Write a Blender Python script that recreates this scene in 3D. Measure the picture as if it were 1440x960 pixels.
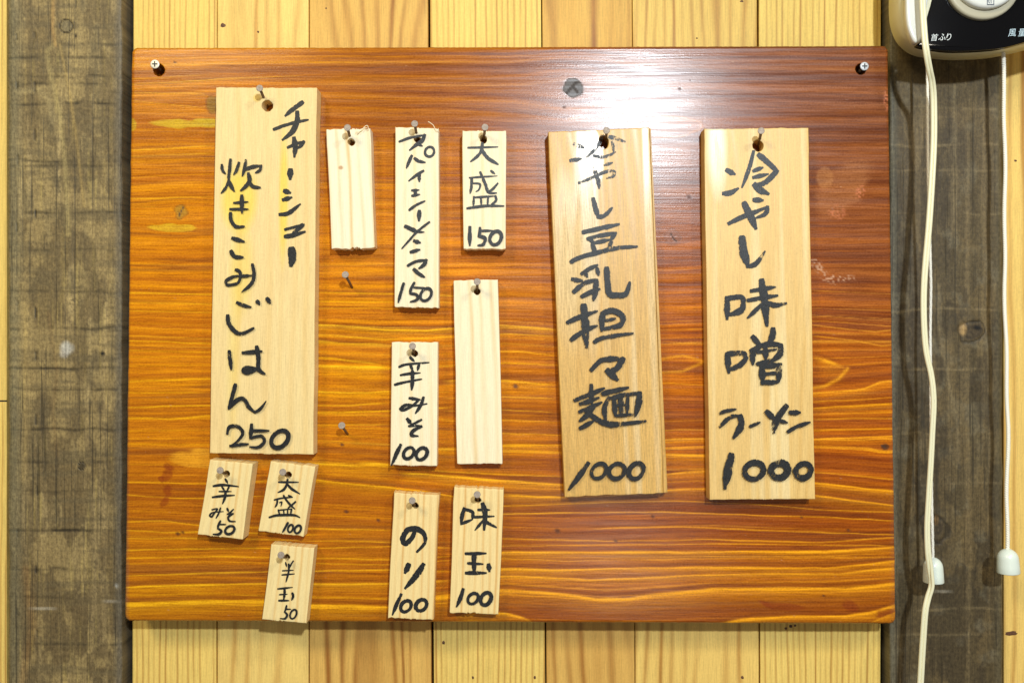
import bpy, bmesh, math, random
import numpy as np
from mathutils import Vector, Matrix
random.seed(7)
R = math.radians
D = 0.70                # camera to the face of the signboard, metres
S = 0.00055             # metres per photo pixel on that face
scene = bpy.context.scene
for o in list(bpy.data.objects): bpy.data.objects.remove(o)
C = scene.collection

# ---------------------------------------------------------------- camera, world, lights, exposure
cam = bpy.data.cameras.new("camera"); camo = bpy.data.objects.new("camera", cam); C.objects.link(camo)
camo.location = (0, -D, 0); camo.rotation_euler = (R(90), 0, 0)
cam.sensor_width = 36; cam.lens = 36 * D / (1440 * S); cam.clip_start = 0.02; cam.clip_end = 50
scene.camera = camo
w = bpy.data.worlds.new("World"); scene.world = w; w.use_nodes = True
w.node_tree.nodes["Background"].inputs[0].default_value = (1.0, 0.93, 0.80, 1)
w.node_tree.nodes["Background"].inputs[1].default_value = 0.15
def lamp(name, loc, power, col, radius):
    l = bpy.data.lights.new(name, 'POINT'); l.energy = power; l.color = col; l.shadow_soft_size = radius
    o = bpy.data.objects.new(name, l); C.objects.link(o); o.location = loc; return o
lamp("ceiling_lamp_white", (0.265, -1.33, 0.50), 52, (0.86, 0.94, 1.0), 0.030)
lamp("ceiling_lamp_right", (0.77, -1.10, 0.95), 23, (1.0, 0.92, 0.78), 0.09)
lamp("ceiling_lamp_warm", (-0.74, -1.25, 0.90), 39, (1.0, 0.86, 0.56), 0.20)
lamp("low_sheen_fill", (0.24, -1.33, -0.45), 3.5, (1.0, 0.90, 0.78), 0.12)  # unseen low light, added for the sheen and fill on the lower board
scene.view_settings.view_transform = 'Standard'; scene.view_settings.look = 'None'
scene.view_settings.exposure = 0.17; scene.view_settings.gamma = 1.0

# ---------------------------------------------------------------- helpers
def P(px, py, d=0.0):
    f = (D - d) / D
    return Vector(((px - 720) * S * f, -d, (480 - py) * S * f))

def link(name, me, mat, parent=None, loc=None, **props):
    o = bpy.data.objects.new(name, me); C.objects.link(o)
    if mat: 
        me.materials.clear(); me.materials.append(mat)
    if parent: o.parent = parent
    if loc is not None: o.location = loc
    for k, v in props.items(): o[k] = v
    return o

def empty(name, loc, label, cat, group=None):
    o = bpy.data.objects.new(name, None); C.objects.link(o); o.location = loc
    o.empty_display_size = 0.01
    o["label"] = label; o["category"] = cat
    if group: o["group"] = group
    return o

def mesh_from(verts, faces, smooth=False):
    me = bpy.data.meshes.new("m")
    me.from_pydata([tuple(v) for v in verts], [], faces)
    if smooth: me.polygons.foreach_set("use_smooth", [True] * len(me.polygons))
    me.update(); return me

def axis_params(length, cell, fine=None, edge=None):
    """parameter values 0..1 ; length in px; fine = list of (lo,hi,cell) in px; edge = fine border width px"""
    vals = set(np.round(np.linspace(0, length, max(2, int(round(length / cell)) + 1)), 3))
    for lo, hi, c in (fine or []):
        vals = {v for v in vals if not (lo < v < hi)}
        vals |= set(np.round(np.arange(max(0, lo), min(length, hi) + c / 2, c), 3))
    if edge:
        for e in edge: vals |= {round(e, 3), round(length - e, 3)}
    vals |= {0.0, float(round(length, 3))}
    a = np.array(sorted(v for v in vals if 0 <= v <= length + 1e-6)); return np.unique(a) / length

def panel(quad, d, thick, cellx, celly, holes=(), bevel_px=1.0, bevel_d=0.0006, round_px=0, jitter=(0, 0), seed=0, colour=None, warp=0.0, uvoff=(0, 0), edgefac=(1,1), relief=None):
    """solid slab: front face a grid between four photo-pixel corners at depth d, sides pulled back by thick"""
    rng = np.random.RandomState(seed)
    q = np.array(quad, float)
    Wp = (np.linalg.norm(q[1] - q[0]) + np.linalg.norm(q[2] - q[3])) / 2
    Hp = (np.linalg.norm(q[3] - q[0]) + np.linalg.norm(q[2] - q[1])) / 2
    ux = (q[1] - q[0] + q[2] - q[3]); ux /= np.linalg.norm(ux)
    uy = (q[3] - q[0] + q[2] - q[1]); uy /= np.linalg.norm(uy)
    M = np.linalg.inv(np.array([ux, uy]).T)
    fx, fy, hl = [], [], []
    for (hx, hy, rx, ry) in holes:
        # locate the hole in panel space (approximately affine)
        rel = np.array([hx, hy]) - q.mean(0); a = M @ rel
        lx, ly = a[0] + Wp / 2, a[1] + Hp / 2
        fx.append((lx - rx * 1.7, lx + rx * 1.7, 1.0)); fy.append((ly - ry * 1.7, ly + ry * 1.7, 1.0)); hl.append((lx, ly, rx, ry))
    b = bevel_px
    edge = [b * 0.3, b * 0.65, b] + ([round_px * k / 5 for k in range(1, 6)] if round_px else [])
    sx = axis_params(Wp, cellx, fx, edge); sy = axis_params(Hp, celly, fy, edge)
    SX, SY = np.meshgrid(sx, sy)
    LX, LY = SX * Wp, SY * Hp
    # rounded corners
    if round_px:
        r = round_px
        for cx, cy, gx, gy in ((r, r, -1, -1), (Wp - r, r, 1, -1), (r, Hp - r, -1, 1), (Wp - r, Hp - r, 1, 1)):
            a = (LX - cx) * gx; c = (LY - cy) * gy
            m = (a > 0) & (c > 0); ln = np.sqrt(a * a + c * c) + 1e-9; mx = np.maximum(a, c)
            k = np.where(m, mx / ln, 1.0)
            LX = np.where(m, cx + (LX - cx) * k, LX); LY = np.where(m, cy + (LY - cy) * k, LY)
    # snap to hole outlines
    for (lx, ly, rx, ry) in hl:
        a = (LX - lx) / rx; c = (LY - ly) / ry; rr = np.sqrt(a * a + c * c) + 1e-9
        m = np.abs(rr - 1) < 0.6 / min(rx, ry)
        LX = np.where(m, lx + a / rr * rx, LX); LY = np.where(m, ly + c / rr * ry, LY)
    U, V = LX / Wp, LY / Hp
    # ragged sawn ends
    jt, js = jitter
    if jt:
        n = len(sx); j = rng.randn(n) * jt * 0.6 + np.interp(np.arange(n), np.linspace(0, n, 9), rng.randn(9) * jt * .6)
        j2 = rng.randn(n) * jt * 0.6 + np.interp(np.arange(n), np.linspace(0, n, 9), rng.randn(9) * jt * .6)
        fade0 = np.clip(1 - LY / 6, 0, 1); fade1 = np.clip(1 - (Hp - LY) / 6, 0, 1)
        dy = j[None, :] * fade0 + j2[None, :] * fade1
    else: dy = 0
    if js:
        n = len(sy); kk = max(4, n // 12); j = np.interp(np.arange(n), np.linspace(0, n, kk), rng.randn(kk) * js)
        j2 = np.interp(np.arange(n), np.linspace(0, n, kk), rng.randn(kk) * js)
        dx = j[:, None] * np.clip(1 - LX / 8, 0, 1) + j2[:, None] * np.clip(1 - (Wp - LX) / 8, 0, 1)
    else: dx = 0
    q0, q1, q2, q3 = q
    PX = (1-U)*(1-V)*q0[0] + U*(1-V)*q1[0] + U*V*q2[0] + (1-U)*V*q3[0] + dx
    PY = (1-U)*(1-V)*q0[1] + U*(1-V)*q1[1] + U*V*q2[1] + (1-U)*V*q3[1] + dy
    dist = np.minimum(np.minimum(LX, Wp - LX), np.minimum(LY, Hp - LY))
    if round_px:
        r = round_px
        for cx, cy, gx, gy in ((r, r, -1, -1), (Wp - r, r, 1, -1), (r, Hp - r, -1, 1), (Wp - r, Hp - r, 1, 1)):
            a = (LX - cx) * gx; c = (LY - cy) * gy; m = (a > 0) & (c > 0)
            dist = np.where(m, r - np.sqrt(a * a + c * c), dist)
    t = np.clip((b - dist) / b, 0, 1)
    dep = d - bevel_d * (1 - np.sqrt(np.clip(1 - t * t, 0, 1)))
    if relief is not None: dep = dep + relief(PX, PY) * (1 - t)
    f = (D - dep) / D
    X = (PX - 720) * S * f; Z = (480 - PY) * S * f; Y = -dep
    ny, nx = X.shape
    org = np.array(P(*q.mean(0), d))
    co = np.stack([X - org[0], Y - org[1], Z - org[2]], -1).reshape(-1, 3)
    idx = np.arange(ny * nx).reshape(ny, nx)
    F = np.stack([idx[:-1, :-1], idx[1:, :-1], idx[1:, 1:], idx[:-1, 1:]], -1).reshape(-1, 4)
    cxm = (LX[:-1, :-1] + LX[1:, 1:]).reshape(-1) / 2; cym = (LY[:-1, :-1] + LY[1:, 1:]).reshape(-1) / 2
    keep = np.ones(len(F), bool)
    for (lx, ly, rx, ry) in hl: keep &= ~((((cxm - lx) / rx) ** 2 + ((cym - ly) / ry) ** 2) < 0.93)
    F = F[keep]
    # boundary edges -> side walls
    e = np.concatenate([F[:, [0, 1]], F[:, [1, 2]], F[:, [2, 3]], F[:, [3, 0]]])
    key = np.sort(e, 1); code = key[:, 0].astype(np.int64) * (ny * nx) + key[:, 1]
    uq, inv, cnt = np.unique(code, return_inverse=True, return_counts=True)
    be = e[cnt[inv] == 1]
    bv = np.unique(be); remap = {int(v): ny * nx + i for i, v in enumerate(bv)}
    back = co[bv].copy(); back[:, 1] = (-(d - thick)) - org[1]
    allco = np.concatenate([co, back])
    side = np.array([[b_, a_, remap[int(a_)], remap[int(b_)]] for a_, b_ in be])
    used = np.concatenate([F, side]); nF = len(F)
    u_ = np.unique(used); rm = -np.ones(len(allco), int); rm[u_] = np.arange(len(u_))
    allco = allco[u_]; used = rm[used]
    me = bpy.data.meshes.new("m")
    me.vertices.add(len(allco)); me.vertices.foreach_set("co", allco.astype(np.float32).ravel())
    me.loops.add(len(used) * 4); me.loops.foreach_set("vertex_index", used.ravel().astype(np.int32))
    me.polygons.add(len(used)); me.polygons.foreach_set("loop_start", (np.arange(len(used)) * 4).astype(np.int32))
    me.polygons.foreach_set("loop_total", np.full(len(used), 4, np.int32))
    me.update(calc_edges=True)
    # uv in metres (u across, v along), sides carry on past the edge so end grain differs
    UVx = np.concatenate([(LX * S).reshape(-1), (LX * S).reshape(-1)[bv] + 0.0]); UVy = np.concatenate([(LY * S).reshape(-1), (LY * S).reshape(-1)[bv]])
    UVx = UVx[u_] + uvoff[0]; UVy = UVy[u_] + uvoff[1]
    uvl = me.uv_layers.new(name="UVMap")
    uvl.data.foreach_set("uv", np.stack([UVx[used.ravel()], UVy[used.ravel()]], -1).astype(np.float32).ravel())
    if colour is not None:
        col, extra = colour(PX, PY)
        cc = col.reshape(-1, 3); cc = np.concatenate([cc, cc[bv] * 0.8])[u_]
        ex = extra.reshape(-1); ex = np.concatenate([ex, ex[bv]])[u_]
        ca = me.color_attributes.new("wood", 'FLOAT_COLOR', 'POINT')
        ca.data.foreach_set("color", np.concatenate([cc, ex[:, None]], 1).astype(np.float32).ravel())
    me.polygons.foreach_set("use_smooth", np.concatenate([np.ones(nF, bool), np.zeros(len(used) - nF, bool)]))
    # outward normals
    me.update()
    return me, Vector(org)

# numpy value noise ------------------------------------------------
def vnoise(x, y, seed=0):
    rng = np.random.RandomState(seed); T = rng.rand(256, 256)
    xi = np.floor(x).astype(int); yi = np.floor(y).astype(int); fx = x - xi; fy = y - yi
    fx = fx * fx * (3 - 2 * fx); fy = fy * fy * (3 - 2 * fy)
    a = T[yi % 256, xi % 256]; b = T[yi % 256, (xi + 1) % 256]; c = T[(yi + 1) % 256, xi % 256]; e = T[(yi + 1) % 256, (xi + 1) % 256]
    return (a * (1 - fx) + b * fx) * (1 - fy) + (c * (1 - fx) + e * fx) * fy
def fbm(x, y, seed=0, o=3):
    s = 0; a = 0.5; t = 0
    for i in range(o): s = s + a * vnoise(x * 2 ** i, y * 2 ** i, seed + i); t += a; a *= 0.5
    return s / t
def lin(r, g, b):
    f = lambda c: (c / 255 / 12.92) if c / 255 <= 0.04045 else ((c / 255 + 0.055) / 1.055) ** 2.4
    return (f(r), f(g), f(b))
def ell(X, Y, cx, cy, rx, ry, ang=0, soft=0.3):
    c, s = math.cos(R(ang)), math.sin(R(ang)); dx, dy = X - cx, Y - cy
    r = np.sqrt(((dx * c + dy * s) / rx) ** 2 + ((-dx * s + dy * c) / ry) ** 2)
    return np.clip((1 + soft - r) / (2 * soft), 0, 1)
def mix(a, b, t): 
    return a * (1 - t[..., None]) + np.array(b) * t[..., None]

# ---------------------------------------------------------------- materials
class NT:
    def __init__(s, name):
        s.m = bpy.data.materials.new(name); s.m.use_nodes = True; s.t = s.m.node_tree; s.b = s.t.nodes["Principled BSDF"]
    def n(s, typ, **kw):
        x = s.t.nodes.new(typ)
        for k, v in kw.items():
            if k.startswith('_'): setattr(x, k[1:], v)
        return x
    def l(s, a, b): s.t.links.new(a, b)
    def math(s, op, a, b=None, c=None):
        x = s.n('ShaderNodeMath', _operation=op)
        for i, v in enumerate((a, b, c)):
            if v is None: continue
            if isinstance(v, (int, float)): x.inputs[i].default_value = v
            else: s.l(v, x.inputs[i])
        return x.outputs[0]
    def noise(s, vec, scale=1, detail=2, rough=0.5, dist=0):
        x = s.n('ShaderNodeTexNoise'); x.inputs['Scale'].default_value = scale; x.inputs['Detail'].default_value = detail
        x.inputs['Roughness'].default_value = rough; x.inputs['Distortion'].default_value = dist; s.l(vec, x.inputs['Vector']); return x.outputs['Fac']
    def map(s, vec, sc, loc=(0, 0, 0)):
        x = s.n('ShaderNodeMapping'); x.inputs['Scale'].default_value = sc; x.inputs['Location'].default_value = loc; s.l(vec, x.inputs['Vector']); return x.outputs[0]
    def ramp(s, fac, stops, interp='LINEAR'):
        x = s.n('ShaderNodeValToRGB'); x.color_ramp.interpolation = interp; e = x.color_ramp.elements
        while len(e) < len(stops): e.new(0.5)
        for i, (p, c) in enumerate(stops): e[i].position = p; e[i].color = (*c, 1) if len(c) == 3 else c
        s.l(fac, x.inputs[0]); return x.outputs[0]
    def mixc(s, a, b, f, mode='MIX'):
        x = s.n('ShaderNodeMix', _data_type='RGBA', _blend_type=mode)
        for sock, v in ((x.inputs['Factor'], f), (x.inputs['A'], a), (x.inputs['B'], b)):
            if sock.name == 'Factor': sock = x.inputs[0]
        for i, v in ((0, f), (6, a), (7, b)):
            if isinstance(v, (int, float)): x.inputs[i].default_value = v
            elif isinstance(v, tuple): x.inputs[i].default_value = (*v, 1)
            else: s.l(v, x.inputs[i])
        return x.outputs[2]
    def bump(s, h, strength, dist):
        x = s.n('ShaderNodeBump'); x.inputs['Strength'].default_value = strength; x.inputs['Distance'].default_value = dist
        s.l(h, x.inputs['Height']); s.l(x.outputs[0], s.b.inputs['Normal'])
    def sharp(s, fac, lo, hi):
        x = s.n('ShaderNodeMapRange'); x.inputs[1].default_value = lo; x.inputs[2].default_value = hi; s.l(fac, x.inputs[0]); return x.outputs[0]

def plain(name, col, rough=0.5, metal=0.0, spec=0.5, noise=0.0, nscale=300, coat=0.0):
    k = NT(name); k.b.inputs['Base Color'].default_value = (*col, 1); k.b.inputs['Roughness'].default_value = rough
    k.b.inputs['Metallic'].default_value = metal; k.b.inputs['Specular IOR Level'].default_value = spec; k.b.inputs['Coat Weight'].default_value = coat
    if noise:
        tc = k.n('ShaderNodeTexCoord').outputs['Object']; nz = k.noise(tc, nscale, 4, .6)
        c = k.mixc(tuple(x * (1 - noise) for x in col), tuple(min(1, x * (1 + noise)) for x in col), k.sharp(nz, .3, .7)); k.l(c, k.b.inputs['Base Color'])
        k.bump(nz, 0.3, 0.0003)
    return k.m

def wood_uv(name, light, line, F=260, W=3.0, amt=0.6, power=3.0, fibre=0.12, blotch=None, blotch_amt=0.0, rough=0.6, spec=0.35, pale=None, pale_lo=.6, spots=(), bump=0.15, wscale=(9, 1.2), gloss=0.0):
    """plain sawn timber, grain along v"""
    k = NT(name); uv = k.n('ShaderNodeUVMap').outputs[0]
    sep = k.n('ShaderNodeSeparateXYZ'); k.l(uv, sep.inputs[0]); u = sep.outputs[0]; v = sep.outputs[1]
    n1 = k.noise(k.map(uv, (wscale[0], wscale[1], 1)), 1.0, 1.5, .5)
    n1b = k.noise(k.map(uv, (60, 9, 1)), 1.0, 1.5, .5)
    r = k.math('ADD', k.math('MULTIPLY', u, F), k.math('ADD', k.math('MULTIPLY', n1, W), k.math('MULTIPLY', n1b, 0.8)))
    sn = k.math('SINE', k.math('MULTIPLY', r, 6.283))
    ln = k.math('POWER', k.math('MULTIPLY_ADD', sn, 0.5, 0.5), power)
    irr = k.noise(k.map(uv, (F * .8, 2.0, 1)), 1.0, 1, .5)           # some rings strong, some faint
    ln = k.math('MULTIPLY', ln, k.sharp(irr, .32, .68))
    col = k.mixc(light, line, k.math('MULTIPLY', ln, amt))
    if pale:
        pn = k.noise(k.map(uv, (70, 1.5, 1), (3, 2, 0)), 1.0, 2, .5)
        col = k.mixc(col, pale, k.math('MULTIPLY', k.sharp(pn, pale_lo, pale_lo + .1), .7))
    if blotch:
        bn = k.noise(k.map(uv, (35, 5, 1), (7, 1, 0)), 1.0, 3, .6)
        col = k.mixc(col, blotch, k.math('MULTIPLY', k.sharp(bn, .45, .75), blotch_amt))
    glo = k.math('MULTIPLY', u, 0.0)
    for (cu, cv, ru, rv, c, a, soft) in spots:
        du = k.math('DIVIDE', k.math('SUBTRACT', u, cu), ru); dv = k.math('DIVIDE', k.math('SUBTRACT', v, cv), rv)
        rr = k.math('SQRT', k.math('ADD', k.math('MULTIPLY', du, du), k.math('MULTIPLY', dv, dv)))
        rr = k.math('ADD', rr, k.math('MULTIPLY', k.math('SUBTRACT', n1b, .5), .5))
        x = k.sharp(rr, 1 + soft, 1 - soft); col = k.mixc(col, c, k.math('MULTIPLY', x, a)); glo = k.math('ADD', glo, x)
    fb = k.noise(k.map(uv, (1500, 45, 1)), 1.0, 3, .7)
    fb2 = k.noise(k.map(uv, (640, 500, 1)), 1.0, 3, .7)
    g = k.math('ADD', k.math('MULTIPLY', fb, .7), k.math('MULTIPLY', fb2, .3))
    gr = k.ramp(g, [(0.36, (1 - fibre * 2.0,) * 3), (0.60, (1 + 0.02,) * 3)])
    col = k.mixc(col, gr, 1.0, 'MULTIPLY')
    k.l(col, k.b.inputs['Base Color']); k.b.inputs['Specular IOR Level'].default_value = spec
    k.l(k.math('MAXIMUM', .17, k.math('MULTIPLY_ADD', k.math('MINIMUM', glo, 1.0), -gloss, k.math('MULTIPLY_ADD', ln, -0.12, k.math('MULTIPLY_ADD', fb, .15, rough - .05)))), k.b.inputs['Roughness'])
    k.bump(k.math('ADD', k.math('MULTIPLY', fb, .5), k.math('MULTIPLY', ln, -.4)), bump, 0.0004)
    return k.m

def board_mat():
    k = NT("stained varnished board"); uv = k.n('ShaderNodeUVMap').outputs[0]
    at = k.n('ShaderNodeVertexColor', _layer_name="wood")
    fb = k.noise(k.map(uv, (45, 1050, 1)), 1.0, 3, .7)
    fb2 = k.noise(k.map(uv, (620, 760, 1)), 1.0, 4, .8)
    fb3 = k.noise(k.map(uv, (14, 420, 1)), 1.0, 2, .6)
    g = k.math('ADD', k.math('ADD', k.math('MULTIPLY', fb, .42), k.math('MULTIPLY', fb2, .36)), k.math('MULTIPLY', fb3, .22))
    gr = k.ramp(g, [(0.38, (.56, .45, .34)), (0.5, (.95, .93, .9)), (0.60, (1.20, 1.26, 1.3))])
    col = k.mixc(at.outputs[0], gr, 1.0, 'MULTIPLY'); k.l(col, k.b.inputs['Base Color'])
    k.b.inputs['Specular IOR Level'].default_value = 0.42
    fr = k.noise(k.map(uv, (8, 260, 1), (5, 5, 0)), 1.0, 3, .7)
    k.l(k.math('MULTIPLY_ADD', fb2, .12, k.math('MULTIPLY_ADD', k.sharp(fr, .38, .62), .12, k.math('MULTIPLY_ADD', k.sharp(k.math('MULTIPLY', at.outputs[1], -1.0), .5, 1.4), .35, .12))), k.b.inputs['Roughness'])
    fb4 = k.noise(k.map(uv, (22, 900, 1)), 1.0, 2, .6)
    h = k.math('ADD', k.math('ADD', k.math('MULTIPLY', fb2, .55), k.math('MULTIPLY', fb3, .8)), k.math('ADD', k.math('MULTIPLY', fb4, .55), k.math('MULTIPLY', at.outputs[1], .25)))
    k.bump(h, 0.24, 0.0003)
    return k.m

def beam_mat():
    k = NT("dark weathered beam timber"); uv = k.n('ShaderNodeUVMap').outputs[0]
    at = k.n('ShaderNodeVertexColor', _layer_name="wood")
    fb = k.noise(k.map(uv, (900, 35, 1)), 1.0, 3, .7); fb2 = k.noise(k.map(uv, (480, 300, 1)), 1.0, 4, .75)
    fb3 = k.noise(k.map(uv, (60, 500, 1)), 1.0, 2, .6)
    g = k.math('ADD', k.math('ADD', k.math('MULTIPLY', fb, .25), k.math('MULTIPLY', fb2, .65)), k.math('MULTIPLY', fb3, .1))
    gr = k.ramp(g, [(0.39, (.62, .60, .55)), (0.5, (.96, .95, .92)), (0.61, (1.35, 1.33, 1.22))])
    col = k.mixc(at.outputs[0], gr, 1.0, 'MULTIPLY'); k.l(col, k.b.inputs['Base Color'])
    ck = k.sharp(k.noise(k.map(uv, (420, 6, 1)), 1.0, 3, .6), .355, .40); ck2 = k.sharp(k.noise(k.map(uv, (900, 24, 1)), 1.0, 2, .6), .34, .42); col = k.mixc((.03, .024, .014), col, k.math('MULTIPLY_ADD', ck, .6, .4)); col = k.mixc((.04, .032, .02), col, k.math('MULTIPLY_ADD', ck2, .28, .72)); k.l(col, k.b.inputs['Base Color'])
    k.b.inputs['Roughness'].default_value = 0.55; k.b.inputs['Specular IOR Level'].default_value = 0.35
    k.bump(k.math('ADD', k.math('ADD', k.math('MULTIPLY', ck, .8), k.math('MULTIPLY', g, 1.0)), k.math('MULTIPLY', at.outputs[1], 1.0)), 0.5, 0.0006)
    return k.m

def ink_mat(name, dry):
    k = NT(name); tc = k.n('ShaderNodeTexCoord').outputs['Object']
    k.b.inputs['Base Color'].default_value = (.017, .019, .021, 1); k.b.inputs['Roughness'].default_value = 0.40; k.b.inputs['Specular IOR Level'].default_value = 0.38
    n1 = k.noise(k.map(tc, (1, 1, .3)), 1500, 3, .8); n2 = k.noise(tc, 150, 2, .6)
    g = k.math('ADD', k.math('MULTIPLY', n1, .50), k.math('MULTIPLY', n2, .50))
    c = k.ramp(k.noise(tc, 700, 5, .8), [(0.35, (.004, .005, .006)), (.68, (.030, .032, .034))]); k.l(c, k.b.inputs['Base Color'])
    k.bump(n1, .5, .0002)
    su = k.n('ShaderNodeSeparateXYZ'); k.l(k.n('ShaderNodeUVMap').outputs[0], su.inputs[0])
    edge = k.math('SUBTRACT', 1.0, k.math('ABSOLUTE', k.math('MULTIPLY_ADD', su.outputs[1], 2.0, -1.0)))
    g = k.math('ADD', g, k.math('MINIMUM', k.math('MULTIPLY', edge, .45), .13))
    a = k.sharp(g, dry + .10, dry + .15)
    tr = k.n('ShaderNodeBsdfTransparent'); mx = k.n('ShaderNodeMixShader'); k.l(a, mx.inputs[0]); k.l(tr.outputs[0], mx.inputs[1]); k.l(k.b.outputs[0], mx.inputs[2])
    k.l(mx.outputs[0], k.t.nodes['Material Output'].inputs['Surface'])
    return k.m
INK = ink_mat("black brush ink", .375); INK_DRY = ink_mat("dry brush ink", .475)
INK_MID = ink_mat("slightly dry brush ink", .40)
INK_PEN = ink_mat("black marker ink", .28)
M_NAIL = plain("bright nail steel", (.34, .28, .23), .62, .25, noise=.3, nscale=900)
M_SHANK = plain("rusty nail shank", (.20, .12, .06), .5, .5, noise=.4, nscale=1200)
M_DARK = plain("deep shade backing", (.012, .010, .008), .9)

# ---------------------------------------------------------------- signboard
G_X = [185, 300, 450, 545, 630, 710, 790, 850, 940, 995, 1080, 1150, 1255]
G = [
 [60]*13,
 [90,88,86,86,86,86,84,86,92,94,95,96,97],
 [119,112,106,104,104,103,98,106,112,114,116,118,120],
 [135,132,135,138,141,144,150,146,142,142,144,148,150],
 [150,158,155,158,160,164,168,172,172,176,174,172,174],
 [211,205,204,205,203,204,205,206,206,205,205,207,206],
 [280,277,275,278,280,276,276,278,290,286,280,282,285],
 [350,350,352,350,352,350,350,352,352,352,350,352,350],
 [418,420,418,419,418,420,424,428,428,426,422,420,425],
 [478,483,462,466,466,465,470,470,468,466,460,455,463],
 [537,533,545,550,545,538,540,536,530,535,545,553,537],
 [588,586,580,582,588,590,592,592,590,588,584,580,577],
 [677,680,676,684,692,697,699,694,688,686,692,697,711],
 [733,738,742,745,750,757,760,760,759,758,760,762,755],
 [784,782,783,785,780,776,776,776,775,775,775,775,769],
 [848,844,851,853,842,829,836,841,834,828,827,827,821],
 [885]*13]
GV = [np.mean(g) for g in G]
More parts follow.
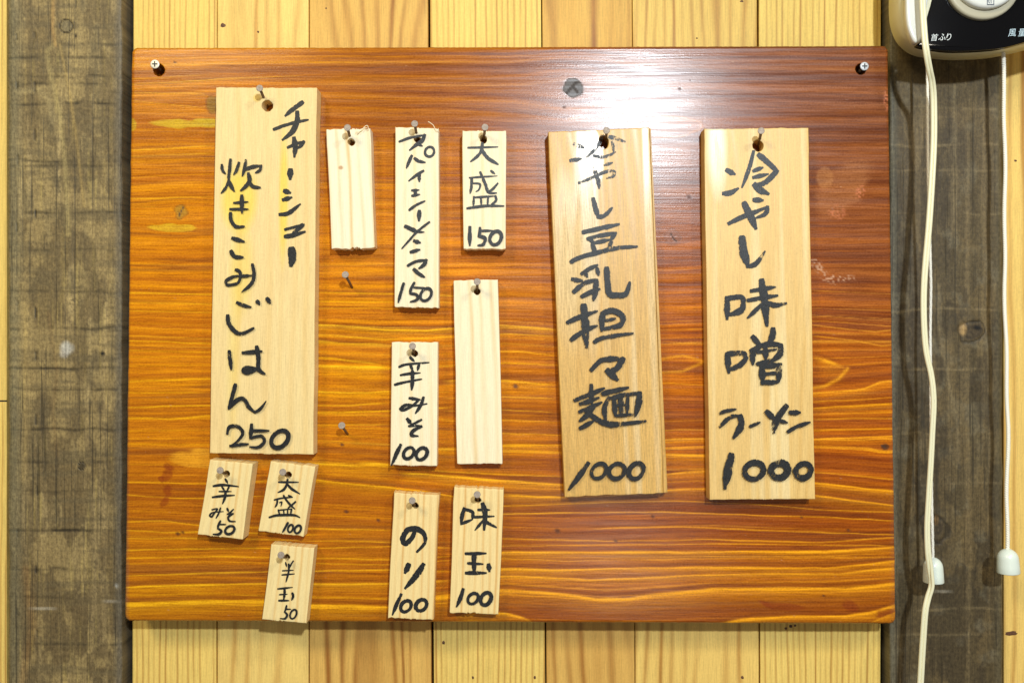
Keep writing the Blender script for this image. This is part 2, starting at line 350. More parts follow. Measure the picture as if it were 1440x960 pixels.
LINES = [  # bright latewood lines: width px, strength, points
 (5.5,1.0,[(170,849),(300,845),(370,844),(440,851),(545,853),(616,839),(700,829),(760,832),(805,837),(840,842),(880,841),(950,833),(1000,828),(1080,827),(1190,827),(1262,820)]),
 (2.2,.8,[(170,825),(260,822),(380,820),(540,820),(640,815)]),
 (1.8,.7,[(170,809),(300,805),(380,803),(545,801),(640,803)]),
 (1.8,.6,[(170,785),(300,782),(545,786),(640,782)]),
 (2.0,.7,[(170,773),(300,771),(450,770),(560,768),(640,770)]),
 (1.8,.6,[(170,757),(300,756),(450,760),(560,762)]),
 (2.4,.8,[(640,812),(710,810),(760,811),(830,815),(900,812),(980,808),(1080,806),(1180,806),(1262,797)]),
 (2.8,1.,[(640,800),(710,799),(800,801),(900,798),(1000,797),(1160,798),(1262,788)]),
 (1.5,.6,[(640,787),(710,785),(800,788),(900,786),(1262,783)]),
 (2.8,1.,[(640,779),(710,776),(860,776),(1000,775),(1160,775),(1262,768)]),
 (1.6,.6,[(640,768),(710,767),(850,766),(1000,764),(1262,767)]),
 (1.8,.7,[(640,758),(710,757),(850,760),(1000,758),(1150,762),(1262,755)]),
 (1.8,.7,[(820,744),(860,742),(960,740),(1080,745),(1262,752)]),
 (2.0,.8,[(640,724),(710,722),(850,720),(930,719),(1040,723),(1150,726),(1262,732)]),
 (1.6,.7,[(640,713),(710,711),(780,709),(850,706),(950,704),(1060,708),(1150,716),(1262,720)]),
 (2.4,.8,[(700,695),(790,699),(860,696),(940,688),(995,686),(1080,692),(1150,697),(1262,711)]),
 (3.0,.9,[(560,664),(620,668),(700,675),(790,681),(860,678),(940,666),(995,661),(1080,668),(1150,679),(1262,691)]),
 (6.0,.9,[(900,644),(940,639),(1000,640),(1040,646)]),
 (2.2,.8,[(600,632),(710,626),(785,625),(860,622),(945,617),(1050,616),(1150,617),(1262,613)]),
 (1.8,.6,[(640,613),(710,609),(785,611),(945,604),(1150,605),(1262,602)]),
 (3.6,1.,[(1010,876),(1060,869),(1110,866),(1190,866),(1230,859),(1262,850)]),
 (2.5,.9,[(1220,876),(1240,868),(1262,860)]),
 (5.0,.9,[(640,866),(670,861),(710,862),(735,868),(752,875)]),
 (1.8,.7,[(170,677),(290,680),(380,676),(450,679)]),
 (2.4,.8,[(430,672),(460,676),(540,684),(590,690),(640,697),(710,703)]),
 (1.8,.6,[(170,694),(240,700),(295,700),(380,696)]),
 (1.6,.6,[(170,733),(230,732),(290,740),(400,742),(560,745)]),
 (1.8,.7,[(170,745),(230,748),(300,747),(450,752)]),
 (2.2,.8,[(420,650),(470,652),(520,656)]),
 (5.5,.9,[(500,650),(520,651),(545,653),(560,656)]),
 (1.6,.7,[(170,478),(300,483),(380,486)]),
 (1.8,.7,[(170,537),(240,534),(290,532),(380,536)]),
 (1.4,.5,[(170,552),(290,552)]),
 (2.0,.7,[(170,573),(230,571),(290,570),(400,572)]),
 (1.8,.7,[(170,586),(240,589),(290,584),(400,586)]),
 (1.4,.6,[(170,437),(300,439),(450,433),(620,434)]),
 (1.4,.6,[(170,425),(300,428),(450,424),(620,425),(700,428)]),
 (1.6,.7,[(170,411),(300,414),(450,411),(620,415),(700,418)]),
 (2.2,.9,[(430,456),(480,458),(540,463),(600,464),(700,457),(790,463)]),
 (1.6,.6,[(430,470),(470,471),(540,478),(630,473),(710,469),(790,473)]),
 (2.0,.7,[(430,478),(480,482),(550,484)]),
 (2.0,.7,[(640,494),(710,494),(740,495),(790,501)]),
 (5.5,.8,[(435,514),(490,515),(530,516),(552,516)]),
 (2.0,.7,[(435,502),(470,504),(500,508),(540,513)]),
 (2.8,.7,[(430,550),(490,552),(550,550),(620,547)]),
 (1.8,.6,[(430,569),(490,570),(550,566)]),
 (2.0,.8,[(430,579),(480,580),(550,577),(640,572)]),
 (1.6,.6,[(430,598),(500,597),(550,596)]),
 (2.4,.7,[(620,535),(710,535),(785,541)]),
 (1.8,.6,[(620,560),(710,558),(785,560)]),
 (1.8,.6,[(620,578),(710,576),(785,580)]),
 (1.5,.5,[(620,592),(710,590),(785,594)]),
 (4.5,.8,[(1140,500),(1165,508),(1192,518)]), (4.0,.8,[(1192,518),(1180,532),(1160,543),(1135,546)]),
 (2.6,.8,[(1120,553),(1180,550),(1215,546),(1238,537),(1262,535)]),
 (1.6,.6,[(1130,565),(1200,562),(1262,558)]), (2.2,.7,[(1130,575),(1200,570),(1262,566)]),
 (1.8,.6,[(1130,590),(1200,588),(1262,588)]),
 (2.0,.7,[(1130,455),(1190,462),(1230,466),(1262,463)]),(1.8,.6,[(1130,470),(1200,478),(1240,486),(1262,484)]),
 (1.2,.5,[(1130,443),(1262,449)]),(1.2,.4,[(1130,433),(1262,436)]),(1.4,.5,[(1130,408),(1262,414)]),
 (1.6,.6,[(925,480),(960,482),(995,480)]),(3.5,.5,[(925,505),(960,500),(992,508),(960,522),(925,524)]),
 (1.4,.5,[(170,120),(300,112),(430,106)]),(1.2,.4,[(170,112),(300,105)]),
 (1.2,.6,[(185,131),(240,131),(285,132),(297,139)]),(1.2,.5,[(180,142),(230,146),(285,151),(300,145)]),
 (1.5,.6,[(170,212),(240,209),(310,204)]),(1.2,.4,[(170,221),(310,215)]),
 (1.5,.6,[(170,280),(240,278),(310,277)]),(1.2,.5,[(170,292),(230,291)]),
 (2.5,.35,[(800,167),(860,160),(920,162),(960,165),(985,172),(988,180),(960,192),(900,196)]),
]
def sline(Xc, pts, sd=0):
    p = np.array(pts, float); return np.interp(Xc, p[:, 0], p[:, 1])
def board_colour(X, Y):
    wx = (vnoise(X / 90, Y / 12, 3) - .5) * 1.6 + (vnoise(X / 24, Y / 5, 4) - .5) * .5
    # flow swings round the knots
    for kx, ky, kr in ((806, 124, 17), (945, 333, 15), (255, 298, 14), (1244, 628, 7), (300, 147, 11)):
        dx = (X - kx) / (kr * 3.2); dy = (Y - ky)
        wx = wx - np.exp(-dx * dx) * kr * .8 * np.tanh(dy / (kr * .6)) * np.exp(-np.abs(dy) / (kr * 2.2))
    Yw = Y + wx
    # interpolate guide lines into a ring coordinate
    gy = np.array([np.interp(X[0], G_X, g) for g in G])      # guides x columns
    Vv = np.empty_like(X)
    for j in range(X.shape[1]): Vv[:, j] = np.interp(Yw[:, j], gy[:, j], GV)
    n1 = vnoise(Vv * 0 + 3.3, Vv / 4.6, 11); n2 = vnoise(Vv * 0 + 9.1, Vv / 11, 12); n3 = vnoise(Vv * 0 + 5.7, Vv / 2.1, 13); n5 = fbm(X / 120, Vv / 1.5, 15, 2); n4 = vnoise(X / 260, Vv / 26, 14)
    ring = np.clip(.36 * n1 + .24 * n2 + .22 * n3 + .18 * n5, 0, 1)
    low = np.clip((Y - 400) / 60, 0, 1)                       # upper half fine and even, lower half bold
    # base colour over the board: golden on the left, redder on the right and along the bottom edge, darker brown at the upper right
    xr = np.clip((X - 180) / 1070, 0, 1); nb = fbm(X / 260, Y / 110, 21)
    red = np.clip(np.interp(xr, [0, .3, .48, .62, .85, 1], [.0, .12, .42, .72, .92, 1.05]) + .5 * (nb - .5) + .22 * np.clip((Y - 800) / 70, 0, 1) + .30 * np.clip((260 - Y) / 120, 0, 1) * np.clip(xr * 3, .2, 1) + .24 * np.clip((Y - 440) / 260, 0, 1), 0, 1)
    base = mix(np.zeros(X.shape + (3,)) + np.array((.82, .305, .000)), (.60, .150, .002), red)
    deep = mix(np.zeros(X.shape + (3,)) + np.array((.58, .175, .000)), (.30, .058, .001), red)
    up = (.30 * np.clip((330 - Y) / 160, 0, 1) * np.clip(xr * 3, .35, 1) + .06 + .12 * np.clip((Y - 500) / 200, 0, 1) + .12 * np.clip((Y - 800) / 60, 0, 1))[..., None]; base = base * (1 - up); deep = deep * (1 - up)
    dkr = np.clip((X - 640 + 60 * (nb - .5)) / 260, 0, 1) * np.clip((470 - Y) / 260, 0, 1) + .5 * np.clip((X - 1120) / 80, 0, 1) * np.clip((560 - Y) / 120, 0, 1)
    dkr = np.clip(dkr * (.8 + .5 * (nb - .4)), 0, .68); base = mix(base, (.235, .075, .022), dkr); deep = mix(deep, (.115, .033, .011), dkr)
    t = np.clip((ring - .32) / .34, 0, 1)
    col = deep * (1 - t[..., None]) + base * t[..., None]
    streak = fbm(X / 330, Vv / 7, 31); col = mix(col, (.17, .05, .02), np.clip((streak - .58) * 2.6, 0, .4))
    h = np.zeros(X.shape)
    thin = np.clip((n3 - .74) * 6, 0, 1) * (.35 + .65 * np.clip((n4 - .4) * 4, 0, 1)) * (.25 + .6 * low)
    gold = mix(np.zeros(X.shape + (3,)) + np.array((.96, .54, .010)), (.95, .40, .010), red)
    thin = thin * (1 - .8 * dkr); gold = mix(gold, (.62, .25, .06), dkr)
    col = col * (1 - (.75 * thin)[..., None]) + gold * (.75 * thin)[..., None]; h = h + .5 * thin
    for i, (wd, st, pts) in enumerate(LINES):
        pts = sorted(pts) if pts[0][0] < pts[-1][0] and len(pts) > 7 and pts[-1][0] - pts[0][0] > 400 else pts
        x0, x1 = min(p[0] for p in pts), max(p[0] for p in pts)
        mono = all(a[0] < b[0] for a, b in zip(pts, pts[1:]))
        ysort = pts if mono else None
        if mono:
            c0 = sline(X, pts) + (vnoise(X / 26, X * 0 + i, 41) - .5) * 1.0
            wv = wd * (.6 + .8 * vnoise(X / 55, X * 0 + i, 42))
            dd = Y - c0
            a = np.where(dd < 0, np.exp(-(dd / (wv * .34)) ** 2), np.exp(-(dd / (wv * .55)) ** 2))
            halo = np.where(dd > 0, np.exp(-(dd / (wv * 2.6 + 3)) ** 1.4), 0) * .38
            endf = np.clip((X - x0) / 22 + .0, 0, 1) * np.clip((x1 - X) / 22, 0, 1)
            if x0 <= 186: endf = np.clip((x1 - X) / 22, 0, 1)
            if x1 >= 1255: endf = np.clip((X - x0) / 22, 0, 1) if x0 > 186 else np.ones_like(X)
            a = a * endf * st; halo = halo * endf * st * (wd > 2)
        else:
            a = np.zeros(X.shape); halo = a
            for (ax, ay), (bx, by) in zip(pts, pts[1:]):
                tt = np.clip(((X - ax) * (bx - ax) + (Y - ay) * (by - ay)) / ((bx - ax) ** 2 + (by - ay) ** 2 + 1e-6), 0, 1)
                ds = np.hypot(X - ax - tt * (bx - ax), Y - ay - tt * (by - ay)); a = np.maximum(a, np.exp(-(ds / (wd * .55)) ** 2) * st)
        a = np.clip(a, 0, 1); f = np.clip(a * .95 + halo, 0, 1)
        dk = np.clip(np.exp(-((Y - (sline(X, pts) if mono else Y + 99) + wd * .9 + 1.5) / 2.0) ** 2) * .38 * st, 0, 1) * (endf if mono else 0)
        col = mix(col, (.15, .035, .008), dk if mono else np.zeros(X.shape))
        col = col * (1 - f[..., None]) + gold * f[..., None]; h = h + a * .8
    # pale tongues of sapwood
    wob = (vnoise(X / 14, Y / 6, 51) - .5)
    for cx, cy, rx, ry, c, a in ((262, 174, 50, 6, (.62, .42, .02), .85), (330, 174, 60, 6.5, (.62, .42, .02), .8), (242, 320, 34, 5.5, (.74, .46, .02), .9), (186, 175, 6, 9, (.6, .42, .02), .7),
                                 (300, 645, 62, 14, (.80, .36, .02), .85), (370, 647, 80, 10, (.72, .30, .02), .6), (950, 178, 42, 11, (.44, .16, .06), .45)):
        m = ell(X, Y + wob * 5, cx, cy, rx, ry, 0, .10); col = mix(col, c, m * a * (.85 + .3 * wob)); h = h + m * .3
    # knots
    def knot(cx, cy, rx, ry, c, a, crack, ang=0):
        nonlocal col, h
        wb = (vnoise(X / 7, Y / 7, 61) - .5) * (.22 if a > .9 else .5)
        dx, dy = (X - cx), (Y - cy); rr = np.hypot(dx / rx, dy / ry) + wb
        m = np.clip((1.08 - rr) / (.06 if a > .9 else .16), 0, 1) * a; col = mix(col, c, m); h = h - m * 1.0 * (a > .9)
        rg = np.clip(np.sin(rr * 14), 0, 1) * m * .4; col = mix(col, tuple(x * .4 for x in c), rg)
        rim = np.exp(-((rr - 1.08) / .09) ** 2) * .6 * a; col = mix(col, (.07, .03, .015), rim); h = h - rim
        for (ax, ay, bx, by) in crack:
            tt = np.clip(((X - ax) * (bx - ax) + (Y - ay) * (by - ay)) / ((bx - ax) ** 2 + (by - ay) ** 2 + 1e-6), 0, 1)
            ds = np.hypot(X - ax - tt * (bx - ax), Y - ay - tt * (by - ay)); cm = np.exp(-(ds / 1.1) ** 2); col = mix(col, (.02, .012, .01), cm * .9); h = h - cm * 2
    knot(806, 124, 13, 13, (.085, .080, .080), .95, [(797, 131, 809, 117), (809, 117, 813, 116), (806, 122, 812, 130)])
    knot(945, 333, 11, 11, (.26, .10, .055), .55, [(943, 328, 948, 337), (948, 337, 951, 339)])
    knot(255, 298, 8, 9, (.42, .24, .03), .7, [(258, 291, 253, 300), (253, 300, 252, 304)])
    knot(300, 147, 9, 11, (.24, .15, .02), .7, [])
    knot(1244, 628, 5, 4, (.12, .045, .015), .9, [(1240, 626, 1246, 629)])
    for cx, cy, r in ((793, 151, 2.2), (956, 125, 2.4), (971, 113, 1.3), (1020, 300, 2.5), (969, 277, 3), (934, 672, 2.2), (784, 746, 3), (1193, 745, 2), (725, 543, 3), (1158, 837, 1.6), (481, 625, 2.2), (246, 88, 1.6), (532, 731, 2.2), (553, 575, 1.8), (918, 726, 2.2), (866, 760, 2), (1127, 727, 1.5), (487, 719, 2.5), (250, 750, 2.5), (257, 748, 2), (890, 330, 2), (1010, 530, 1.6)):
        m = ell(X, Y, cx, cy, r * 1.3, r, 20, .4); col = mix(col, (.09, .025, .01), m * .85); h = h - m
    # dried red-brown resin runs at the lower left, raised resin beads and scuffs on the right
    for cx, cy, rx, ry, a in ((238, 657, 9, 4, 20), (236, 668, 7, 10, 25), (228, 674, 4, 4, 0), (237, 690, 6, 7, 15), (232, 705, 6, 9, 20), (1105, 852, 28, 5, 5), (1078, 850, 12, 3, 30), (1195, 851, 12, 7, 20), (1244, 862, 12, 7, -25)):
        m = ell(X + wob * 6, Y + wob * 4, cx, cy, rx, ry, a, .2); col = mix(col, (.24, .035, .006), m * .6); h = h + m * .9
    m = ell(X + wob * 12, Y, 1185, 265, 48, 26, -45, .15) ; col = mix(col, (.40, .15, .05), m * .5); h = h - m * .4
    m = ell(X, Y, 1160, 250, 12, 15, 0, .1); col = mix(col, (.46, .19, .06), m * .5)
    cr = vnoise(X / 2.2, Y / 2.2, 71)
    for cx, cy, rx, ry, a in ((1177, 298, 11, 10, 0), (1210, 270, 6, 10, 25), (1148, 372, 7, 12, -35), (1165, 390, 13, 7, 25), (1188, 391, 14, 5, 0), (1247, 140, 4, 16, 0)):
        m = ell(X, Y, cx, cy, rx, ry, a, .3); col = mix(col, (.62, .36, .22) if (cx < 1170 or 1185 < cx < 1190) else (.62, .20, .09), m * np.clip((cr - .45) * 3, 0, 1) * .8); h = h + m * (cr - .3) * 3.2
    # rubbed, paler arrises
    ed = np.clip(1 - (X - 176) / 7, 0, 1); ed = np.maximum(ed, np.clip((X - 1250) / 10, 0, 1) * .7)
    col = mix(col, (.20, .11, .075), ed * (.25 + .5 * vnoise(X / 3, Y / 6, 81)))
    sp = vnoise(X / 1.6, Y / 1.6, 91); col = mix(col, (.7, .45, .3), np.clip((sp - .985) * 60, 0, 1) * .5)
    return np.clip(col, .003, .95), np.clip(h, -2, 3)
BQ = [(186, 68), (1249, 65), (1260, 876), (176, 872)]
# bow the two long edges a little by giving the corners their own height
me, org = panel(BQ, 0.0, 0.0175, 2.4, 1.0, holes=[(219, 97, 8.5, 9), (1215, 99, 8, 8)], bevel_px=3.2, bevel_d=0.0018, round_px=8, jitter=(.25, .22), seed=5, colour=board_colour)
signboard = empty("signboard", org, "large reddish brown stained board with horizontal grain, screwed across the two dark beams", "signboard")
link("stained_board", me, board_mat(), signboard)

# ---------------------------------------------------------------- wall: planks behind, dark beams
DP = -0.031; DB = -0.0185
wall = empty("plank_wall", P(720, 480, DP), "wall of upright pale yellow pine planks behind the signboard", "wall")
bk = mesh_from([P(-850, -200, DP - .02) - wall.location, P(2120, -200, DP - .02) - wall.location, P(2120, 1160, DP - .02) - wall.location, P(-850, 1160, DP - .02) - wall.location], [(0, 3, 2, 1)])
link("backing", bk, M_DARK, wall)
wl = lin(232, 196, 112); 
PM = [
 wood_uv("pale pine plank, wide grain", lin(246, 208, 116), lin(176, 118, 44), F=105, W=9, amt=.95, power=2.6, blotch=lin(214, 168, 84), blotch_amt=.35, bump=.12),
 wood_uv("pale pine plank, fine grain", lin(248, 214, 118), lin(182, 128, 54), F=230, W=5, amt=.95, power=3, blotch=lin(222, 176, 80), blotch_amt=.3, bump=.12),
 wood_uv("pale pine plank, plain", lin(250, 216, 126), lin(196, 138, 58), F=70, W=12, amt=.8, power=3, blotch=lin(218, 176, 96), blotch_amt=.6, bump=.12),
 wood_uv("tan pine plank, brown grain", lin(232, 186, 98), lin(160, 102, 38), F=85, W=14, amt=1.0, power=2.2, blotch=lin(206, 152, 70), blotch_amt=.6, bump=.12),
]
seams = [(-840, -840, -672, -672, 2, 12), (-670, -670, -502, -502, 1, 11), (-500, -500, -332, -332, 0, 10), (-330, -330, -162, -162, 3, 9), (1602, 1602, 1770, 1770, 2, 13), (1772, 1772, 1940, 1940, 1, 14), (1942, 1942, 2110, 2110, 0, 15), (-160, -160, 10, 10, 1, 0), (188, 186, 305, 304, 1, 1), (306, 306, 434, 434, 2, 2), (435.5, 435.5, 601, 607, 3, 3), (604, 611, 760, 767.5, 1, 4), (761.5, 769.5, 888, 893, 3, 5), (889, 894, 1064, 1067.5, 0, 6), (1067, 1069, 1239, 1238, 1, 7), (1411, 1411, 1600, 1600, 0, 8)]
for (a, b, c, e, mi, sd) in seams:
    me, org = panel([(a, -140), (c, -140), (e, 1100), (b, 1100)] if True else 0, DP, 0.012, 26, 60, bevel_px=1.6, bevel_d=.0006, seed=sd, uvoff=(sd * 1.37 + .2, sd * .71))
    link("plank", me, PM[mi], wall, org - wall.location)
# a plank butt joint shows at the far left edge
jm = mesh_from([P(-100, 562.5, DP + .0002) - wall.location, P(10, 562.5, DP + .0002) - wall.location, P(10, 564.5, DP + .0002) - wall.location, P(-100, 564.5, DP + .0002) - wall.location], [(0, 3, 2, 1)])
link("joint", jm, M_DARK, wall)
def disc(cx, cy, rx, ry, d, n=14, seed=0, z=0.0003):
    rr = random.Random(seed); vs = [P(cx, cy, d + z)]
    for i in range(n):
        a = 2 * math.pi * i / n; k = 1 + rr.uniform(-.22, .22); vs.append(P(cx + rx * math.cos(a) * k, cy + ry * math.sin(a) * k, d + z * .3))
    return vs, [(0, 1 + (i + 1) % n, 1 + i) for i in range(n)]
M_KNOT = plain("dark knot wood", (.12, .05, .02), .6, noise=.5, nscale=800)
for i, (x, y, a, b) in enumerate(((313.5, 36, 3.5, 3), (1043, 2, 2.5, 1.5), (980, 54, 1.2, 1.2), (458.5, 12, 1.2, 1.2), (624, 903, 2, 3), (665, 952, 1.5, 2), (752, 952, 1.5, 2.5), (1105, 883, 2, 2), (1112, 880, 2.4, 2.4), (1118, 879, 1.8, 1.8), (1422, 890, 9, 3), (1428, 226, 2, 1.5), (1044, 952, 2, 2.4), (363, 45, 1.6, 1.6))):
    vs, fs = disc(x, y, a, b, DP, seed=i); link("knot", mesh_from([v - wall.location for v in vs], fs), M_KNOT, wall)

def beam_colour_left(X, Y):
    n = fbm(X / 30, Y / 160, 101, 4); n2 = fbm(X / 7, Y / 240, 102, 3); n3 = fbm(X / 90, Y / 9, 103, 3); n4 = fbm(X / 9, Y / 44, 104, 4); sp = vnoise(X / 1.9, Y / 3.2, 108) * vnoise(X / 1.3, Y / 1.6, 109)
    col = np.zeros(X.shape + (3,)) + np.array(lin(142, 124, 84))
    col = mix(col, lin(118, 104, 74), np.clip((n - .45) * 3, 0, .8)); col = mix(col, lin(192, 170, 122), np.clip((n2 - .56) * 4, 0, .6))
    col = mix(col, lin(106, 95, 70), np.clip((n4 - .52) * 4, 0, .65))
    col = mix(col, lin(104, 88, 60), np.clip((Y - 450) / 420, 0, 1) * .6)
    col = mix(col, lin(92, 82, 60), np.clip((sp - .34) * 5, 0, 1) * np.clip((fbm(X / 40, Y / 60, 110) - .35) * 4, 0, 1) * .7); col = mix(col, lin(190, 168, 96), np.clip((fbm(X / 3.2, Y / 90, 111, 3) - .64) * 7, 0, 1) * .35)
    pz = fbm(X / 34, Y / 80, 112, 4); col = mix(col, lin(100, 84, 56), np.clip((pz - .50) * 22, 0, 1) * .5); col = mix(col, lin(166, 146, 100), np.exp(-((pz - .50) / .012) ** 2) * .35); pz2 = fbm(X / 28, Y / 60, 113, 4); col = mix(col, lin(176, 154, 104), np.clip((pz2 - .58) * 20, 0, 1) * .4)
    col = mix(col, lin(104, 92, 66), np.clip((n3 - .55) * 4, 0, .6))
    # saw bands across
    h = (n4 - .5) * .6
    for y, a in ((62, .5), (82, .7), (108, .6), (118, .6), (147, .8), (155, .3), (226, .5), (234, .4), (300, .5), (352, .3), (410, .4), (462, .7), (518, .8), (548, .6), (604, .6), (650, .4), (690, .4), (746, .8), (800, .5), (840, .4), (905, .5)):
        yy = y + (vnoise(X / 26, X * 0 + y, 105) - .5) * 4; m = np.exp(-((Y - yy) / 2.0) ** 2) * a * np.clip(fbm(X / 20, X * 0 + y * .3, 106) * 2 - .5, 0, 1)
        col = mix(col, lin(48, 41, 28), np.clip(m * 1.5, 0, 1)); h = h - m
    # arched figure of flat-sawn grain
    for (pts, c, wd, a) in (([(78, 60), (66, 72), (72, 110), (84, 160), (92, 235), (96, 330)], lin(178, 160, 106), 3.5, .55), ([(84, 62), (98, 130), (108, 200), (118, 290)], lin(176, 150, 90), 1.8, .6),
                            ([(75, 0), (74, 40), (78, 64)], lin(190, 150, 88), 2.5, .5), ([(24, 130), (54, 126), (68, 140), (76, 170)], lin(176, 158, 112), 4, .5), ([(40, 160), (55, 162), (70, 185)], lin(84, 74, 52), 6, .5),
                            ([(68, 440), (80, 520), (74, 580), (80, 640)], lin(120, 96, 60), 3, .5), ([(28, 400), (36, 500), (34, 600), (30, 670)], lin(172, 148, 96), 7, .4), ([(36, 800), (46, 880), (30, 960)], lin(160, 122, 72), 6, .4)):
        m = np.zeros(X.shape)
        for (ax, ay), (bx, by) in zip(pts, pts[1:]):
            tt = np.clip(((X - ax) * (bx - ax) + (Y - ay) * (by - ay)) / ((bx - ax) ** 2 + (by - ay) ** 2 + 1e-6), 0, 1)
            ds = np.hypot(X - ax - tt * (bx - ax), Y - ay - tt * (by - ay)); m = np.maximum(m, np.exp(-(ds / wd) ** 2))
        col = mix(col, c, m * a * (.4 + .9 * n2))
    # slits left by the saw teeth
    for x, y, l in ((24, 120, 7), (49, 122, 9), (49, 190, 10), (24, 52, 6), (49, 50, 6), (25, 225, 9), (50, 300, 7), (24, 320, 8), (50, 440, 9), (25, 430, 8), (51, 500, 7), (51, 590, 9), (52, 690, 8), (25, 750, 7), (51, 800, 7), (24, 860, 6), (52, 890, 7)):
        m = np.exp(-((X - x) / 1.3) ** 2) * np.clip((l - np.abs(Y - y)) / 3, 0, 1); col = mix(col, lin(26, 24, 20), m * .85); h = h - 2 * m
    for cx, cy, r, c in ((93, 37, 8.5, lin(120, 110, 84)), (115, 655, 5, lin(50, 42, 30))):
        rr = np.hypot(X - cx, (Y - cy) * .95) / r; m = np.clip((1 - rr) / .2, 0, 1); col = mix(col, c, m * .7); rim = np.exp(-((rr - 1.05) / .12) ** 2); col = mix(col, lin(30, 26, 20), rim * .9); h = h - rim * 1.5
    for cx, cy, rx, ry, c, a in ((107, 51, 2.4, 3, lin(16, 14, 12), 1), (143, 497, 4, 3, lin(22, 20, 16), 1), (94, 489, 9, 9, lin(196, 196, 190), .75), (90, 497, 6, 6, lin(190, 186, 180), .5), (163, 823, 2.5, 3, lin(230, 230, 225), .8), (60, 855, 20, 1.6, lin(190, 182, 164), .5), (160, 845, 16, 1.6, lin(180, 172, 158), .4)):
        m = ell(X + (n4 - .5) * 8, Y, cx, cy, rx, ry, 0, .3); col = mix(col, c, m * a)
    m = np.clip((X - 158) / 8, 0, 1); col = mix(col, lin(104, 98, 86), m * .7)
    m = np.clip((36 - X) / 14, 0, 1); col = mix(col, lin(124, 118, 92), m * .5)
    return np.clip(col, .004, .9), h
def beam_colour_right(X, Y):
    n = fbm(X / 30, Y / 200, 201, 4); n2 = fbm(X / 8, Y / 260, 202, 3); n4 = fbm(X / 20, Y / 22, 204, 4)
    col = np.zeros(X.shape + (3,)) + np.array(lin(84, 72, 48))  # same wood as the left beam; its shaded tone is put into the colour
    col = mix(col, lin(58, 49, 36), np.clip((n - .45) * 3, 0, .8)); col = mix(col, lin(122, 106, 76), np.clip((n2 - .56) * 4, 0, .5)); col = mix(col, lin(112, 104, 84), np.clip((n4 - .58) * 4, 0, .5))
    col = mix(col, lin(112, 96, 66), np.clip((420 - Y) / 300, 0, 1) * .35)
    pz = fbm(X / 30, Y / 90, 212, 4); col = mix(col, lin(62, 52, 36), np.clip((pz - .50) * 22, 0, 1) * .5); col = mix(col, lin(118, 102, 72), np.exp(-((pz - .50) / .012) ** 2) * .3); pz2 = fbm(X / 26, Y / 70, 213, 4); col = mix(col, lin(116, 98, 64), np.clip((pz2 - .58) * 20, 0, 1) * .4)
    h = (n4 - .5) * .6
    for y, a in ((152, .4), (205, .6), (240, .3), (300, .4), (436, .6), (520, .4), (610, .3), (680, .3), (855, .4), (890, .3)):
        yy = y + (vnoise(X / 30, X * 0 + y, 205) - .5) * 6; m = np.exp(-((Y - yy) / 1.6) ** 2) * a * np.clip(fbm(X / 18, X * 0 + y * .3, 206) * 2 - .4, 0, 1)
        col = mix(col, lin(150, 132, 96), m); h = h + m * .5
    for pts, wd, a in (([(1320, 400), (1322, 470), (1335, 540), (1346, 600), (1348, 650)], 2.5, .4), ([(1342, 120), (1343, 240), (1340, 330)], 3, .4), ([(1372, 600), (1376, 640), (1372, 680)], 4, .3)):
        m = np.zeros(X.shape)
        for (ax, ay), (bx, by) in zip(pts, pts[1:]):
            tt = np.clip(((X - ax) * (bx - ax) + (Y - ay) * (by - ay)) / ((bx - ax) ** 2 + (by - ay) ** 2 + 1e-6), 0, 1)
            ds = np.hypot(X - ax - tt * (bx - ax), Y - ay - tt * (by - ay)); m = np.maximum(m, np.exp(-(ds / wd) ** 2))
        col = mix(col, lin(140, 124, 92), m * a)
    for cx, cy, r in ((1365, 467, 17), (1315, 743, 20)):
        wb = (n4 - .5) * .9; rr = np.hypot(X - cx, (Y - cy) * 1.05) / r + wb; m = np.clip((1 - rr) / .3, 0, 1); col = mix(col, lin(72, 60, 44), m * .8)
        col = mix(col, lin(30, 25, 18), np.clip(np.sin(rr * 13), 0, 1) * m * .5); rim = np.exp(-((rr - 1.02) / .11) ** 2); col = mix(col, lin(26, 21, 15), rim * .7); h = h - rim * 1.5
    for cx, cy, rx, ry, c, a in ((1355, 463, 6, 8, lin(170, 140, 92), .8), (1373, 461, 4, 3, lin(8, 8, 6), .95), (1318, 730, 3, 7, lin(130, 96, 50), .6), (1325, 831, 14, 1.5, lin(160, 152, 134), .6), (1415, 890, 8, 3, lin(8, 8, 8), .9)):
        m = ell(X + (n4 - .5) * 8, Y, cx, cy, rx, ry, 0, .35); col = mix(col, c, m * a)
    m = np.clip((1264 - X) / 8, 0, 1); col = mix(col, lin(116, 112, 94), m * .6); m = np.clip((X - 1396) / 8, 0, 1); col = mix(col, lin(100, 92, 70), m * .5)
    sc = vnoise(X / 2.5 + Y / 30, Y / 14, 207); col = mix(col, lin(165, 150, 118), np.clip((sc - .93) * 8, 0, 1) * .35)
    return np.clip(col, .004, .9), h
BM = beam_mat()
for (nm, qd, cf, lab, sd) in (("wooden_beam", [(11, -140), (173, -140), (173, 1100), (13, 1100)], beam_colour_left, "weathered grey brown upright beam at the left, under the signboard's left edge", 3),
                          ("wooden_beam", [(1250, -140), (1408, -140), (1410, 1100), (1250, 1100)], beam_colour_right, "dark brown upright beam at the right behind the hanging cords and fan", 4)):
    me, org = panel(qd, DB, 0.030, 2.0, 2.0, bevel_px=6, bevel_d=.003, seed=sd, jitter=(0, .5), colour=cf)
    o = link(nm, me, BM, None, org, label=lab, category="beam", group="upright dark wall beams")

